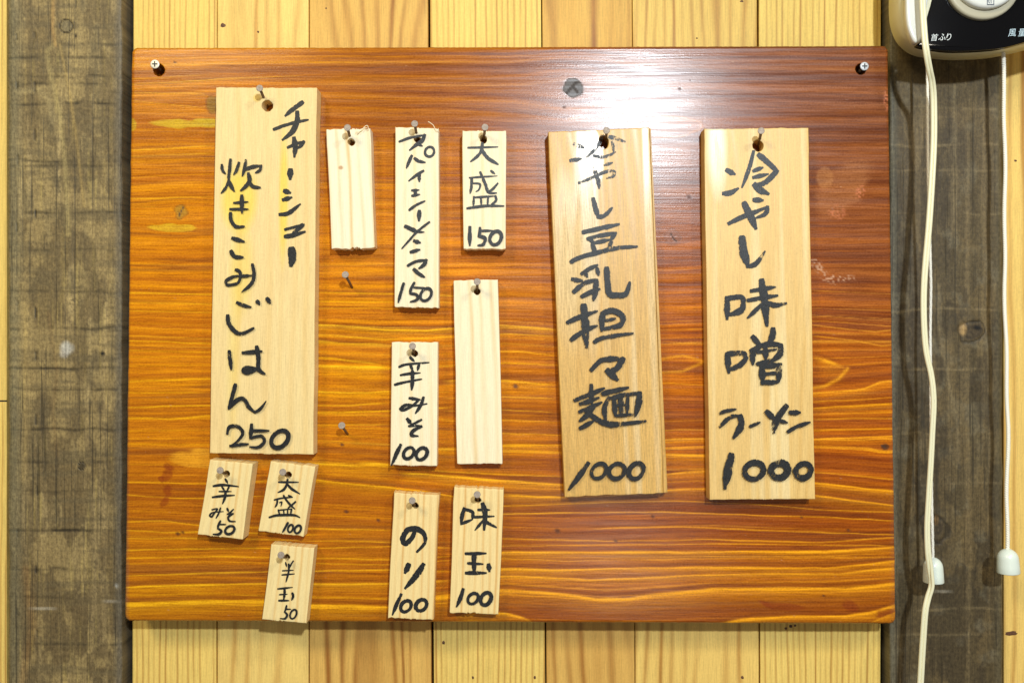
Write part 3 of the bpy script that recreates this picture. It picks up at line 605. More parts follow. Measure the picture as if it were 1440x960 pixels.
# ---------------------------------------------------------------- brush lettering
def catmull(pts, n=7):
    if len(pts) < 3: 
        (a, b), (c, e) = pts[0], pts[-1]; return [(a + (c - a) * i / n, b + (e - b) * i / n) for i in range(n + 1)]
    p = [pts[0]] + list(pts) + [pts[-1]]; out = []
    for i in range(1, len(p) - 2):
        for k in range(n):
            t = k / n; a, b, c, e = [np.array(q, float) for q in p[i - 1:i + 3]]
            out.append(tuple(.5 * ((2 * b) + (-a + c) * t + (2 * a - 5 * b + 4 * c - e) * t * t + (-a + 3 * b - 3 * c + e) * t ** 3)))
    out.append(tuple(pts[-1])); return out
def ring(cx, cy, rx, ry, w, tilt=18, n=14):
    c, s = math.cos(R(tilt)), math.sin(R(tilt)); pts = []
    for i in range(n + 2):
        a = -2.0 - 2 * math.pi * i / n; x, y = rx * math.cos(a), ry * math.sin(a)
        pts.append((cx + x + -(y) * s * .55, cy + y))
    return (w, pts)
def ribbon(pts, w, taper=(.75, .6), rng=random):
    """pixel-space ribbon polygon strip for one brush stroke"""
    c = catmull(pts); n = len(c); L = []; Rr = []
    ph = rng.uniform(0, 6)
    dirs = []
    for i in range(n):
        a = c[max(0, i - 1)]; b = c[min(n - 1, i + 1)]; dx, dy = b[0] - a[0], b[1] - a[1]; l = math.hypot(dx, dy) + 1e-9; dirs.append((dx / l, dy / l))
    rows = []
    def row(x, y, dx, dy, ww): rows.append(((x - dy * ww, y + dx * ww), (x + dy * ww, y - dx * ww)))
    for k in (.35, .75):                                    # rounded start
        row(c[0][0] - dirs[0][0] * w * .5 * (1 - k) * .9, c[0][1] - dirs[0][1] * w * .5 * (1 - k) * .9, *dirs[0], w * .5 * math.sqrt(1 - (1 - k) ** 2) * taper[0])
    for i in range(n):
        t = i / (n - 1); ww = w * .5 * (taper[0] + (1 - taper[0]) * min(1, t * 4)) * (taper[1] + (1 - taper[1]) * min(1, (1 - t) * 3))
        ww *= 1 + .07 * math.sin(ph + t * 7) + rng.uniform(-.07, .07); row(c[i][0], c[i][1], *dirs[i], ww)
    for k in (.7, .3):
        row(c[-1][0] + dirs[-1][0] * w * .5 * (1 - k) * .8, c[-1][1] + dirs[-1][1] * w * .5 * (1 - k) * .8, *dirs[-1], w * .5 * math.sqrt(1 - (1 - k) ** 2) * taper[1])
    return rows
def write(root, zoom, d, chars, mat, rng, fat=1.02):
    ox, oy, sc = zoom; lift = 0
    for ci, (nm, strokes) in enumerate(chars):
        vs, fs = [], []
        for st in strokes:
            w, pts = st[0], st[1]; z = (ox, oy, sc) if len(st) < 3 else st[2]
            pp = [(z[0] + x / z[2], z[1] + y / z[2]) for x, y in pts]
            tp = (.80, .48) if len(pts) < 12 else (1, 1); ft = fat if len(pts) < 12 else 1.04
            rows = ribbon(pp, w / z[2] * ft, tp, rng); b = len(vs); lift += 1
            dd = d + .00012 + lift * .00004
            for a, c in rows:
                dd += 1.2e-6
                vs.append(P(*a, dd) - root.location); vs.append(P(*c, dd) - root.location)
            for i in range(len(rows) - 1): fs.append((b + 2 * i, b + 2 * i + 1, b + 2 * i + 3, b + 2 * i + 2))
        me = mesh_from(vs, fs); ul = me.uv_layers.new(name="UVMap"); ul.data.foreach_set("uv", [q for f_ in fs for (uu, vv) in ((0, 0), (0, 1), (1, 1), (1, 0)) for q in (uu, vv)])
        link(nm, me, mat[0 if ci < 2 else 1] if isinstance(mat, tuple) else mat, root)

# zoom frames used while tracing: (origin x, origin y, scale)
Z1 = (280, 110, 5.333); Z2 = (280, 280, 5.333); Z3 = (280, 450, 4.8); Z4 = (450, 160, 5.333); Z5 = (540, 300, 5.333); Z6 = (630, 160, 4.8)
Z7 = (530, 470, 4.8); Z8 = (270, 640, 8.0); Z9 = (360, 740, 6.857); Z10 = (535, 680, 4.8); Z11 = (760, 170, 5.333); Z12 = (760, 340, 5.333); Z13 = (780, 500, 4.571)
Z14 = (980, 170, 5.333); Z15 = (980, 340, 4.571); Z16 = (980, 530, 5.333)
def zz(z, L): return [(w, p, z) for (w, p) in L]
K = "kanji"; KA = "kana"; N_ = "numeral"
T1 = [
 (KA, zz(Z1, [(36,[(775,182),(715,225),(650,280)]),(38,[(735,255),(735,320),(700,400),(630,460)]),(26,[(560,385),(650,352),(740,328),(815,313)])])),
 (KA, zz(Z1, [(38,[(712,450),(720,520),(715,585)]),(24,[(665,520),(720,495),(785,475)]),(26,[(785,475),(770,500),(740,525)])])),
 (KA, zz(Z1, [(46,[(685,690),(683,750)])])),
 (KA, zz(Z1, [(36,[(640,845),(680,858)]),(32,[(630,912),(690,895)])]) + zz(Z2, [(30,[(605,115),(670,105),(755,40)])])),
 (KA, zz(Z2, [(24,[(645,228),(700,215),(785,190)]),(36,[(775,195),(735,230),(700,265)]),(32,[(645,280),(700,272),(790,245)])])),
 (KA, zz(Z2, [(60,[(693,375),(698,430),(690,490)])])),
 (K, zz(Z1, [(22,[(170,650),(175,690),(195,715)]),(24,[(235,610),(228,690),(222,740),(225,780)]),(26,[(298,635),(285,680),(262,720)]),(22,[(222,770),(200,820),(168,860)]),(28,[(222,770),(240,810),(262,845)]),(24,[(350,615),(340,680),(325,730)]),(26,[(345,685),(400,665),(465,655)]),(22,[(465,655),(455,690),(425,708)]),(30,[(370,715),(378,770),(350,810),(315,840)]),(28,[(375,770),(400,810),(455,820)])])),
 (KA, zz(Z2, [(18,[(260,28),(365,20)]),(20,[(232,75),(365,75)]),(30,[(320,-25),(322,100)]),(28,[(235,105),(240,160),(275,205),(335,205)])])),
 (KA, zz(Z2, [(30,[(250,292),(290,305),(335,318)]),(32,[(240,390),(265,430),(325,435)])])),
 (KA, zz(Z2, [(26,[(275,530),(305,545),(312,590)]),(24,[(312,585),(285,630),(210,642),(205,610),(260,580),(312,575)]),(24,[(312,578),(390,572)]),(28,[(400,490),(412,560),(395,630),(325,692)])])),
 (KA, zz(Z2, [(28,[(285,775),(330,795),(385,808)]),(32,[(435,765),(450,785)]),(34,[(510,745),(530,775)])]) + zz(Z3, [(30,[(193,-30),(200,20),(240,75),(290,90),(365,55)])])),
 (KA, zz(Z3, [(28,[(203,210),(210,270),(217,330)]),(28,[(295,220),(420,210)]),(30,[(388,180),(400,250),(402,330),(440,360)]),(32,[(385,330),(330,350),(300,340),(320,320),(385,325)])])),
 (KA, zz(Z3, [(28,[(245,435),(225,510),(200,595)]),(30,[(205,585),(255,540),(300,530),(330,580),(375,620)]),(20,[(375,620),(410,600),(450,550)])])),
 (N_, zz(Z3, [(22,[(190,765),(205,720),(260,715),(295,760),(260,815),(210,848)]),(22,[(210,848),(270,840),(330,835)])])),
 (N_, zz(Z3, [(28,[(355,705),(350,750),(345,790)]),(20,[(350,745),(470,745)]),(22,[(345,795),(420,780),(440,820),(400,855),(345,855)])])),
 (N_, zz(Z3, [ring(545,802,55,58,30,35)])),
]
T3 = [
 (KA, zz(Z4, [(20,[(595,210),(680,180),(785,160)]),(28,[(785,160),(765,205),(720,235),(675,272)]),(22,[(725,225),(765,242)])])),
 (KA, zz(Z4, [(24,[(688,315),(665,365),(650,405)]),(26,[(710,335),(740,355),(785,365)]),ring(822,285,34,36,20,10)])),
 (KA, zz(Z4, [(22,[(775,428),(725,460),(668,502)]),(26,[(745,445),(745,505)])])),
 (KA, zz(Z4, [(20,[(690,575),(740,572)]),(26,[(715,575),(715,615)]),(20,[(690,615),(745,605)])])),
 (KA, zz(Z4, [(20,[(670,722),(720,685),(785,655)])])), (KA, zz(Z4, [(32,[(745,730),(742,798)])])),
 (KA, zz(Z5, [(32,[(160,98),(210,120),(245,135)]),(18,[(340,65),(250,135),(200,190),(135,262)]),(14,[(245,140),(300,140)])])),
 (KA, zz(Z5, [(32,[(228,205),(268,218)]),(26,[(200,290),(265,272)])])),
 (KA, zz(Z5, [(22,[(178,392),(240,360),(320,350)]),(28,[(318,350),(300,385),(265,410)]),(30,[(225,420),(260,450),(300,475)])])),
 (N_, zz(Z5, [(24,[(148,525),(125,600),(108,665)])])), (N_, zz(Z5, [(22,[(228,520),(205,560),(195,600)]),(16,[(225,555),(320,560)]),(22,[(200,600),(245,610),(250,645),(200,662)])])),
 (N_, zz(Z5, [ring(315,608,40,46,22,28)])),
]
T4 = [
 (K, zz(Z6, [(16,[(135,230),(335,225)]),(22,[(232,200),(225,250),(195,290),(155,322)]),(26,[(232,250),(270,300),(335,340)])])),
 (K, zz(Z6, [(14,[(145,432),(330,420)]),(20,[(160,435),(158,490),(150,535)]),(14,[(165,470),(215,475),(210,510),(190,525)]),(20,[(218,395),(250,470),(275,530),(325,535)]),(16,[(335,470),(300,510),(265,530)]),(16,[(290,385),(315,405)]),(16,[(175,560),(172,625)]),(14,[(175,565),(315,555)]),(18,[(320,555),(325,585),(290,615)]),(14,[(222,560),(225,615)]),(14,[(270,560),(268,615)]),(18,[(130,638),(250,622),(375,622)])])),
 (N_, zz(Z6, [(27,[(147,765),(147,885)])])), (N_, zz(Z6, [(22,[(215,770),(215,800),(205,825)]),(16,[(220,790),(300,788)]),(24,[(210,825),(250,840),(240,880),(205,888)])])), (N_, zz(Z6, [ring(322,838,38,46,24,20)])),
]
T6 = [
 (K, zz(Z7, [(22,[(225,155),(250,180)]),(18,[(150,220),(200,203),(350,190)]),(22,[(225,205),(240,240)]),(22,[(285,205),(275,240)]),(18,[(160,275),(220,265),(290,260)]),(18,[(120,340),(190,322),(300,302)]),(26,[(240,250),(240,310),(235,370)])])),
 (KA, zz(Z7, [(22,[(220,430),(290,440)]),(20,[(285,440),(240,480),(180,510),(160,500),(200,475),(260,480),(335,468)]),(22,[(315,425),(295,480),(262,530)])])),
 (KA, zz(Z7, [(26,[(205,570),(230,600)]),(18,[(300,575),(255,600),(215,618)]),(16,[(215,618),(300,615)]),(24,[(300,620),(245,650),(235,680),(275,685)])])),
 (N_, zz(Z7, [(26,[(160,745),(130,810),(100,880)])])), (N_, zz(Z7, [ring(215,800,34,38,23,30)])), (N_, zz(Z7, [ring(302,805,36,40,25,30)])),
]
T7 = [
 (K, zz(Z8, [(26,[(375,265),(400,310)]),(28,[(240,345),(350,332),(520,350)]),(22,[(335,350),(365,395)]),(22,[(415,355),(395,395)]),(20,[(305,405),(440,405)]),(26,[(230,470),(350,455),(475,448)]),(28,[(378,400),(370,470),(345,540)])])),
 (KA, zz(Z8, [(20,[(225,610),(285,600),(250,650),(220,690),(200,670),(240,640),(350,630)]),(20,[(320,590),(300,650),(270,705)])])),
 (KA, zz(Z8, [(24,[(395,595),(410,630)]),(18,[(465,605),(430,640),(395,660)]),(18,[(395,660),(465,650)]),(24,[(460,655),(410,690),(420,735),(485,742)])])),
 (N_, zz(Z8, [(24,[(320,735),(295,790),(290,820)]),(18,[(310,775),(380,775)]),(28,[(290,820),(330,850),(300,885),(240,885)])])), (N_, zz(Z8, [ring(425,838,50,46,28,35)])),
]
T8 = [
 (K, zz(Z8, [(24,[(975,300),(1195,302)]),(28,[(1075,270),(1065,330),(1030,385),(970,415)]),(28,[(1075,325),(1120,375),(1210,430)])])),
 (K, zz(Z8, [(20,[(925,500),(1010,480),(1130,470)]),(22,[(960,500),(955,545),(935,580)]),(16,[(985,530),(1010,525),(1000,570)]),(24,[(1030,450),(1060,500),(1110,560),(1155,600)]),(22,[(1165,520),(1120,560),(1080,590)]),(20,[(1085,450),(1125,465)]),(18,[(970,610),(985,665)]),(16,[(975,615),(1120,600)]),(20,[(1120,600),(1110,665)]),(16,[(1030,615),(1035,660)]),(16,[(1075,610),(1075,660)]),(26,[(870,695),(960,672),(1140,670),(1210,695)])])),
 (N_, zz(Z8, [(26,[(1080,755),(1050,810),(1020,860)])])), (N_, zz(Z8, [ring(1108,820,28,42,22,25)])), (N_, zz(Z8, [ring(1190,830,34,44,25,28)])),
]
T9 = [
 (K, zz(Z9, [(16,[(285,345),(295,385)]),(16,[(360,330),(335,370),(320,400)]),(14,[(255,425),(360,420)]),(16,[(250,465),(370,455)]),(20,[(315,360),(315,430),(290,530)])])),
 (K, zz(Z9, [(18,[(210,600),(350,585)]),(22,[(275,590),(275,650),(265,710)]),(14,[(225,655),(300,650)]),(20,[(220,712),(315,712)]),(24,[(350,640),(358,670),(345,705)])])),
 (N_, zz(Z9, [(18,[(295,760),(285,800),(275,820)]),(14,[(285,795),(335,795)]),(20,[(275,820),(300,850),(280,885),(235,885)])])), (N_, zz(Z9, [ring(360,843,30,44,18,28)])),
]
T10 = [
 (KA, zz(Z10, [(36,[(235,300),(215,360),(170,402),(150,370),(180,315),(240,303),(292,335),(300,395),(250,455)])])),
 (KA, zz(Z10, [(40,[(190,545),(168,595)]),(38,[(290,545),(240,620),(170,700)])])),
 (N_, zz(Z10, [(24,[(140,745),(110,810),(82,880)])])), (N_, zz(Z10, [ring(172,825,34,38,24,28)])), (N_, zz(Z10, [ring(275,818,36,38,26,25)])),
]
T11 = [
 (K, zz(Z10, [(26,[(565,165),(550,220),(545,270)]),(24,[(565,170),(620,190),(620,235)]),(20,[(545,270),(620,240)]),(20,[(660,175),(735,175)]),(18,[(620,225),(765,218)]),(34,[(690,135),(705,200),(700,305)]),(18,[(690,250),(640,310)]),(22,[(700,250),(780,292)])])),
 (K, zz(Z10, [(22,[(575,470),(710,468)]),(32,[(632,470),(632,600)]),(20,[(590,535),(690,540)]),(26,[(578,600),(710,600)]),(32,[(730,545),(735,585)])])),
 (N_, zz(Z10, [(26,[(558,710),(540,770),(515,825)])])), (N_, zz(Z10, [ring(625,773,34,36,22,28)])), (N_, zz(Z10, [ring(712,775,34,42,27,25)])),
]
T12 = [
 (K, zz(Z11, [(30,[(255,175),(320,200)]),(30,[(228,300),(300,285)]),(24,[(465,105),(430,190),(350,270)]),(26,[(520,120),(560,130),(630,155)]),(22,[(540,160),(550,230)]),(22,[(400,262),(480,272),(560,235)]),(22,[(480,330),(535,315)])])),
 (KA, zz(Z11, [(22,[(290,465),(380,430),(490,380),(550,380),(545,415),(500,430)]),(28,[(400,350),(430,440),(440,500)])])),
 (KA, zz(Z11, [(30,[(395,585),(415,660),(430,715)]),(26,[(430,720),(480,710),(535,655)])])),
 (K, zz(Z11, [(28,[(320,835),(450,805),(585,775)]),(26,[(355,885),(450,860),(565,840)]),(24,[(365,880),(400,915)]),(26,[(560,845),(530,890)]),(24,[(390,915),(520,890)])]) + zz(Z12, [(28,[(390,20),(410,80)]),(26,[(530,0),(510,60)]),(28,[(230,150),(300,115),(450,75),(580,45),(720,35)])])),
 (K, zz(Z12, [(26,[(310,240),(370,200),(425,175)]),(28,[(240,280),(310,292)]),(24,[(330,230),(350,260)]),(26,[(425,200),(435,245)]),(28,[(250,375),(330,310),(420,285)]),(34,[(420,290),(412,370),(400,430)]),(28,[(310,410),(380,375),(440,355)]),(38,[(497,200),(505,310),(515,385),(560,402),(640,390),(668,310)])])),
 (K, zz(Z12, [(30,[(205,605),(300,560),(420,520)]),(46,[(325,480),(335,600),(345,780)]),(30,[(230,735),(320,670),(420,630)]),(36,[(465,540),(460,660)]),(36,[(465,535),(540,515),(615,555),(610,610),(560,635),(465,655)]),(20,[(490,590),(560,575)]),(26,[(405,750),(480,715),(690,685)])])),
 (K, zz(Z13, [(28,[(235,90),(300,30),(370,20),(440,20)]),(32,[(440,20),(400,80),(345,105)]),(36,[(340,95),(400,150)])])),
 (K, zz(Z13, [(24,[(130,285),(230,245),(315,210)]),(26,[(235,190),(240,300)]),(24,[(165,310),(280,270)]),(22,[(160,360),(300,300)]),(28,[(250,320),(220,370),(165,415)]),(30,[(200,350),(260,400),(320,430),(400,440),(580,420)]),(24,[(165,465),(250,420)]),(26,[(310,245),(380,225),(470,205)]),(26,[(350,270),(320,340),(330,420)]),(28,[(380,280),(390,380)]),(24,[(350,280),(450,250),(550,240)]),(32,[(545,240),(540,310),(520,380)]),(28,[(425,250),(430,380)]),(20,[(470,260),(465,380)]),(18,[(390,385),(520,375)]),(14,[(395,320),(460,315)])])),
 (N_, zz(Z13, [(28,[(215,690),(160,770),(95,855)])])), (N_, zz(Z13, [ring(285,740,46,48,26,30)])), (N_, zz(Z13, [ring(400,740,50,48,29,20)])), (N_, zz(Z13, [ring(525,740,46,50,31,25)])),
]
T13 = [
 (K, zz(Z14, [(36,[(225,370),(280,398)]),(34,[(200,545),(250,540),(305,510)]),(26,[(425,230),(400,330),(370,420),(340,495)]),(38,[(465,255),(530,310),(600,375)]),(28,[(425,375),(490,352)]),(28,[(425,425),(530,400)]),(36,[(600,375),(550,430),(500,470),(440,480)]),(46,[(435,480),(480,520),(530,545)])])),
 (KA, zz(Z14, [(30,[(240,770),(330,725),(420,690),(530,645)]),(28,[(530,645),(515,695),(450,725)]),(46,[(355,620),(400,710),(440,800)]),(34,[(430,592),(490,595)])])),
 (KA, zz(Z15, [(46,[(291,-25),(300,60),(325,145)]),(26,[(325,158),(380,140),(435,65)])])),
 (K, zz(Z15, [(34,[(195,360),(195,490)]),(32,[(195,365),(285,355),(300,400)]),(34,[(298,400),(285,440),(205,470)]),(26,[(350,315),(500,290)]),(26,[(330,375),(515,345)]),(42,[(418,250),(435,380),(450,530)]),(26,[(420,400),(330,485)]),(30,[(440,390),(500,405),(570,395)])])),
 (K, zz(Z15, [(34,[(195,720),(205,835)]),(32,[(195,720),(290,715),(318,745)]),(32,[(318,745),(280,790),(210,820)]),(32,[(360,610),(410,665)]),(34,[(490,560),(485,610),(460,650)]),(36,[(358,695),(360,780)]),(32,[(350,700),(440,660),(540,660)]),(36,[(538,665),(535,720),(490,755)]),(20,[(390,710),(510,690)]),(30,[(440,660),(445,755)]),(26,[(390,785),(520,750)]),(36,[(415,795),(425,900)]),(32,[(420,800),(535,790)]),(38,[(533,790),(525,890)]),(22,[(430,850),(530,840)]),(30,[(420,905),(520,900)])])),
 (KA, zz(Z16, [(26,[(175,270),(230,252),(290,240)]),(28,[(175,370),(250,300),(320,288)]),(42,[(325,292),(335,360),(280,450)])])), (KA, zz(Z16, [(24,[(400,368),(470,340)])])),
 (KA, zz(Z16, [(42,[(525,260),(580,310)]),(46,[(670,218),(600,320),(580,408)]),(26,[(600,320),(675,340)])])), (KA, zz(Z16, [(32,[(700,265),(770,265)]),(28,[(685,408),(760,365),(845,340)])])),
 (N_, zz(Z16, [(52,[(260,585),(235,700),(212,825)])])), (N_, zz(Z16, [ring(430,702,70,62,44,15)])), (N_, zz(Z16, [ring(620,698,62,55,54,8)])), (N_, zz(Z16, [ring(800,702,56,54,46,15)])),
]

# ---------------------------------------------------------------- nails
def frame(axis):
    a = axis.normalized(); u = a.orthogonal().normalized(); return a, u, a.cross(u)
def lathe(p0, axis, prof, n=20, smooth=True):
    a, u, v = frame(axis); vs, fs = [], []
    for (t, r) in prof:
        for i in range(n):
            an = 2 * math.pi * i / n; vs.append(p0 + a * t + (u * math.cos(an) + v * math.sin(an)) * r)
    for j in range(len(prof) - 1):
        for i in range(n):
            k = (i + 1) % n; fs.append((j * n + i, j * n + k, (j + 1) * n + k, (j + 1) * n + i))
    fs.append(tuple(range(n))[::-1]); fs.append(tuple((len(prof) - 1) * n + i for i in range(n)))
    return vs, fs
def tube(pts, r, n=10, smooth=True):
    vs, fs = [], []; m = len(pts); up = Vector((0, -1, 0))
    for i, p in enumerate(pts):
        d = (pts[min(m - 1, i + 1)] - pts[max(0, i - 1)]).normalized(); u = d.cross(up); 
        if u.length < 1e-4: u = d.orthogonal()
        u.normalize(); v = d.cross(u); rr = r[i] if isinstance(r, list) else r
        for k in range(n): a = 2 * math.pi * k / n; vs.append(p + (u * math.cos(a) + v * math.sin(a)) * rr)
    for i in range(m - 1):
        for k in range(n): q = (k + 1) % n; fs.append((i * n + k, i * n + q, (i + 1) * n + q, (i + 1) * n + k))
    fs.append(tuple(range(n))[::-1]); fs.append(tuple((m - 1) * n + k for k in range(n)))
    return vs, fs
def nail(base_px, base_d, head_px, head_d, r_px, label, group=None):
    b = P(*base_px, base_d); h = P(*head_px, head_d); root = empty("nail", P(*base_px, base_d), label, "nail", group)
    ax = (h - b); L = ax.length; r = r_px * S * (D - head_d) / D
    vs, fs = lathe(Vector((0, 0, 0)) - ax.normalized() * .008, ax, [(0, .0010), (L + .008 - .0011, .00108)], 12); link("shank", mesh_from(vs, fs, True), M_SHANK, root)
    # the head is hammered a little towards the wall normal
    hx = (ax.normalized() + Vector((0, -1.2, 0))).normalized()
    vs, fs = lathe(ax - hx * .0010, hx, [(0, r * .5), (.0003, r * .97), (.0008, r), (.00115, r * .93), (.0012, r * .6), (.00122, r * .2)], 20); link("head", mesh_from(vs, fs, False), M_NAIL, root)
    return root

# ---------------------------------------------------------------- plaques
cream = lin(252, 240, 214)
def pm(name, light, line, **k): return wood_uv(name, light, line, **k)
YL = (.93, .67, .02)
M1 = pm("pale plaque wood, yellow streaked", lin(243, 216, 154), lin(228, 184, 104), F=95, W=5, amt=.45, power=2, rough=.55, fibre=.10, blotch=lin(240, 205, 140), blotch_amt=.5,
        spots=((.019, .087, .013, .024, YL, .62, .25), (.022, .14, .008, .03, YL, .35, .4), (.054, .085, .0034, .045, YL, .62, .35), (.032, .008, .003, .003, (.85, .55, .1), .7, .3), (.017, .21, .004, .05, YL, .25, .7)))  # small round spot by the nail: the head's yellowish shadow put into the colour
M2 = pm("fresh white softwood", lin(250, 236, 200), lin(226, 188, 122), F=120, W=3, amt=.9, power=3, rough=.6, fibre=.07)
M2b = pm("fresh white softwood, knot", lin(250, 238, 206), lin(226, 188, 122), F=130, W=4, amt=.9, power=3, rough=.6, fibre=.07, spots=((.0098, .0295, .0017, .0014, lin(190, 140, 90), .8, .4),))
M3 = pm("cream softwood", lin(251, 236, 200), lin(238, 206, 142), F=140, W=4, amt=.6, power=2.5, rough=.58, fibre=.08)
M7 = pm("yellow softwood", lin(246, 222, 160), lin(222, 170, 88), F=180, W=3, amt=.7, power=2.5, rough=.55, fibre=.08, pale=lin(250, 240, 205), pale_lo=.56)
M10 = pm("orange lined softwood", lin(247, 220, 156), lin(214, 152, 66), F=200, W=2.5, amt=.75, power=3, rough=.52, fibre=.08)
M12 = pm("golden cedar plaque wood", lin(228, 182, 98), lin(208, 154, 70), F=110, W=7, amt=.45, power=2, rough=.42, spec=.62, fibre=.20, gloss=.23, blotch=lin(214, 166, 84), blotch_amt=.5, pale=lin(245, 216, 160), pale_lo=.60, wscale=(14, 2.5),
         spots=((.031, .022, .010, .022, lin(248, 226, 186), .35, .12), (.028, .03, .007, .12, lin(248, 226, 186), .8, .35), (.074, .10, .0025, .16, lin(245, 218, 170), .6, .5), (.012, .10, .014, .05, lin(246, 220, 170), .6, .5)))  # pale spots: glare on the smoother rings put into the colour
M13 = pm("honey cedar plaque wood", lin(234, 196, 122), lin(222, 176, 98), F=90, W=9, amt=.55, power=2, rough=.44, spec=.5, fibre=.12, gloss=.22, blotch=lin(228, 186, 112), blotch_amt=.4, pale=lin(246, 224, 168), pale_lo=.54, wscale=(14, 2.2),
         spots=((.010, .014, .006, .03, lin(253, 240, 210), .7, .5),))
HG = "nails holding the menu plaques"; PG = "wooden menu plaques nailed to the signboard"
PL = [  # quad, thickness, material, hole(x,y,rx,ry), nail head(x,y), head d over face, text, ink, label, nail label, jitter
 ([(304,123),(446,124),(441,639),(295,637)], .0140, M1, (376,149,8.3,8.3), (365,124), T1, INK, "largest plaque at left, pale wood with two columns of brush writing, priced 250", "nail slanting up out of the largest plaque, priced 250", (.4,.3)),
 ([(459,183),(521,181),(527,349),(466,349)], .0120, M2b, (494,200,5.5,5.5), (488.5,179.5), [], INK, "short blank white plaque with a splintered top edge and a small knot", "nail holding the short blank plaque with splintered top", (1.1,.4)),
 ([(556,179),(617,181),(617,433),(555,432)], .0110, M3, (587,196,5.3,5.8), (583,174), T3, INK, "narrow plaque with a long column of small katakana, priced 150", "nail through the first katakana of the narrow 150 plaque", (.7,.3)),
 ([(650,184),(712,184),(711,350),(652,350)], .0120, M3, (680,196,5,6.5), (682,179), T4, INK, "small cream plaque with two bold kanji over 150, right of the katakana plaque", "nail above the two kanji of the small 150 plaque", (.6,.3)),
 ([(638,395),(700,393),(707,652),(643,652)], .0110, M2, (671,410,5,5), (671,396), [], INK, "tall blank white plaque in the middle of the board", "nail in the tall blank white plaque", (.5,.3)),
 ([(551,481),(616,481),(615,655),(549,654)], .0120, M3, (583,497,5,5), (580,486.5), T6, INK, "cream plaque with one kanji and two hiragana, priced 100, left of the tall blank one", "nail in the cream 100 plaque left of the tall blank one", (.5,.3)),
 ([(295.5,646),(356,652.5),(341.5,758.5),(278,751)], .0150, M7, (318.5,666,5,5), (309.5,661), T7, INK_PEN, "small tilted plaque priced 50 below the left corner of the largest plaque, leftmost of all", "nail in the leftmost small plaque priced 50", (.6,.4)),
 ([(380.6,648),(443.5,656),(427,754),(364,746)], .0120, M7, (405.5,667.5,5,5), (397.5,663.5), T8, INK_PEN, "small tilted plaque with two kanji priced 100, under the largest plaque", "nail in the small tilted plaque with two kanji priced 100", (.6,.4)),
 ([(382,765),(442.5,770),(431,876),(368.5,870)], .0120, M7, (403.5,783,4.6,4.6), (395,780), T9, INK_PEN, "small plaque priced 50 overhanging the bottom edge of the signboard", "nail in the small plaque that overhangs the bottom edge", (.6,.4)),
 ([(555,692.5),(618,695),(610,870.5),(545.5,868.5)], .0110, M10, (584,710.5,4.8,4.8), (579.5,703.5), T10, INK, "plaque with two large hiragana over 100 near the bottom edge", "nail in the plaque with two large hiragana", (.8,.4)),
 ([(639,684.5),(708,687),(701,863),(632.5,861)], .0110, M10, (672,702.5,4.8,4.8), (671,695), T11, INK, "plaque with two kanji over 100, right of the hiragana plaque near the bottom edge", "nail in the bottom plaque with two kanji priced 100", (.8,.4)),
 ([(771,186),(913.5,180),(932.5,693),(794,699)], .0130, M12, (849,200,6.8,10), (853,183.5), T12, (INK_DRY, INK_MID), "long golden plaque with dry faded brush writing, priced 1000, left of its twin", "nail in the long golden plaque with faded writing", (.5,.3)),
 ([(990,181.5),(1137,180),(1146.5,701.5),(998,702.5)], .0130, M13, (1066,205,8,8.5), (1070.5,184), T13, (INK, INK_MID), "long honey coloured plaque with bold black writing priced 1000, rightmost on the board", "nail in the rightmost long plaque", (.4,.3)),
]
rng = random.Random(3)
for i, (qd, th, mt, hole, hd, text, ink, lab, nlab, jit) in enumerate(PL):
    dF = th + .0006
    me, org = panel(qd, dF, th, 5, 5, holes=[hole], bevel_px=1.1, bevel_d=.0005, jitter=jit, seed=40 + i)
    root = empty("menu_plaque", org, lab, "plaque", PG)
    link("wooden_slab", me, mt, root)
    if text: write(root, (0, 0, 1), dF, text, ink, rng, 1.36 if i == 11 else 1.24 if i == 12 else 1.08)
    if i == 11:   # rebated lip down the right edge
        lm, lo = panel([(913.7,181),(915.5,181),(939,692),(932.7,692.5)], dF - .003, th - .004, 3, 8, bevel_px=.8, bevel_d=.0004, seed=99, uvoff=(.3, 0)); link("rebate_lip", lm, mt, root, lo - org)
    if i == 1:
        for pts in ([(500,186),(508,184),(513,178),(517,177),(518,183)], [(503,188),(510,181),(516,180)]):
            vs, fs = tube([P(x, y, dF + .002) - org for x, y in catmull(pts, 4)], .00028, 5); link("splinter", mesh_from(vs, fs, True), M2, root)
    if i == 2:
        vs, fs = tube([P(x, y, dF + .002) - org for x, y in catmull([(602,171),(609,176),(613,183),(617,184)], 4)], .00028, 5); link("splinter", mesh_from(vs, fs, True), M2, root)
    nh = dF + .0135
    # nail meets the board where the hole's upper rim presses it
    bx = hole[0] + (0.5 if i != 11 else 3); by = hole[1] + 1.5
    nail((bx, by), 0.0, hd, nh, 4.9, nlab, None)
nail((495, 404), 0, (485.5, 386), .019, 5, "bare nail on the open board between the largest and the katakana plaque, upper one")
nail((488.5, 610), 0, (480.5, 598), .017, 5, "bare nail low on the open board beside the largest plaque")

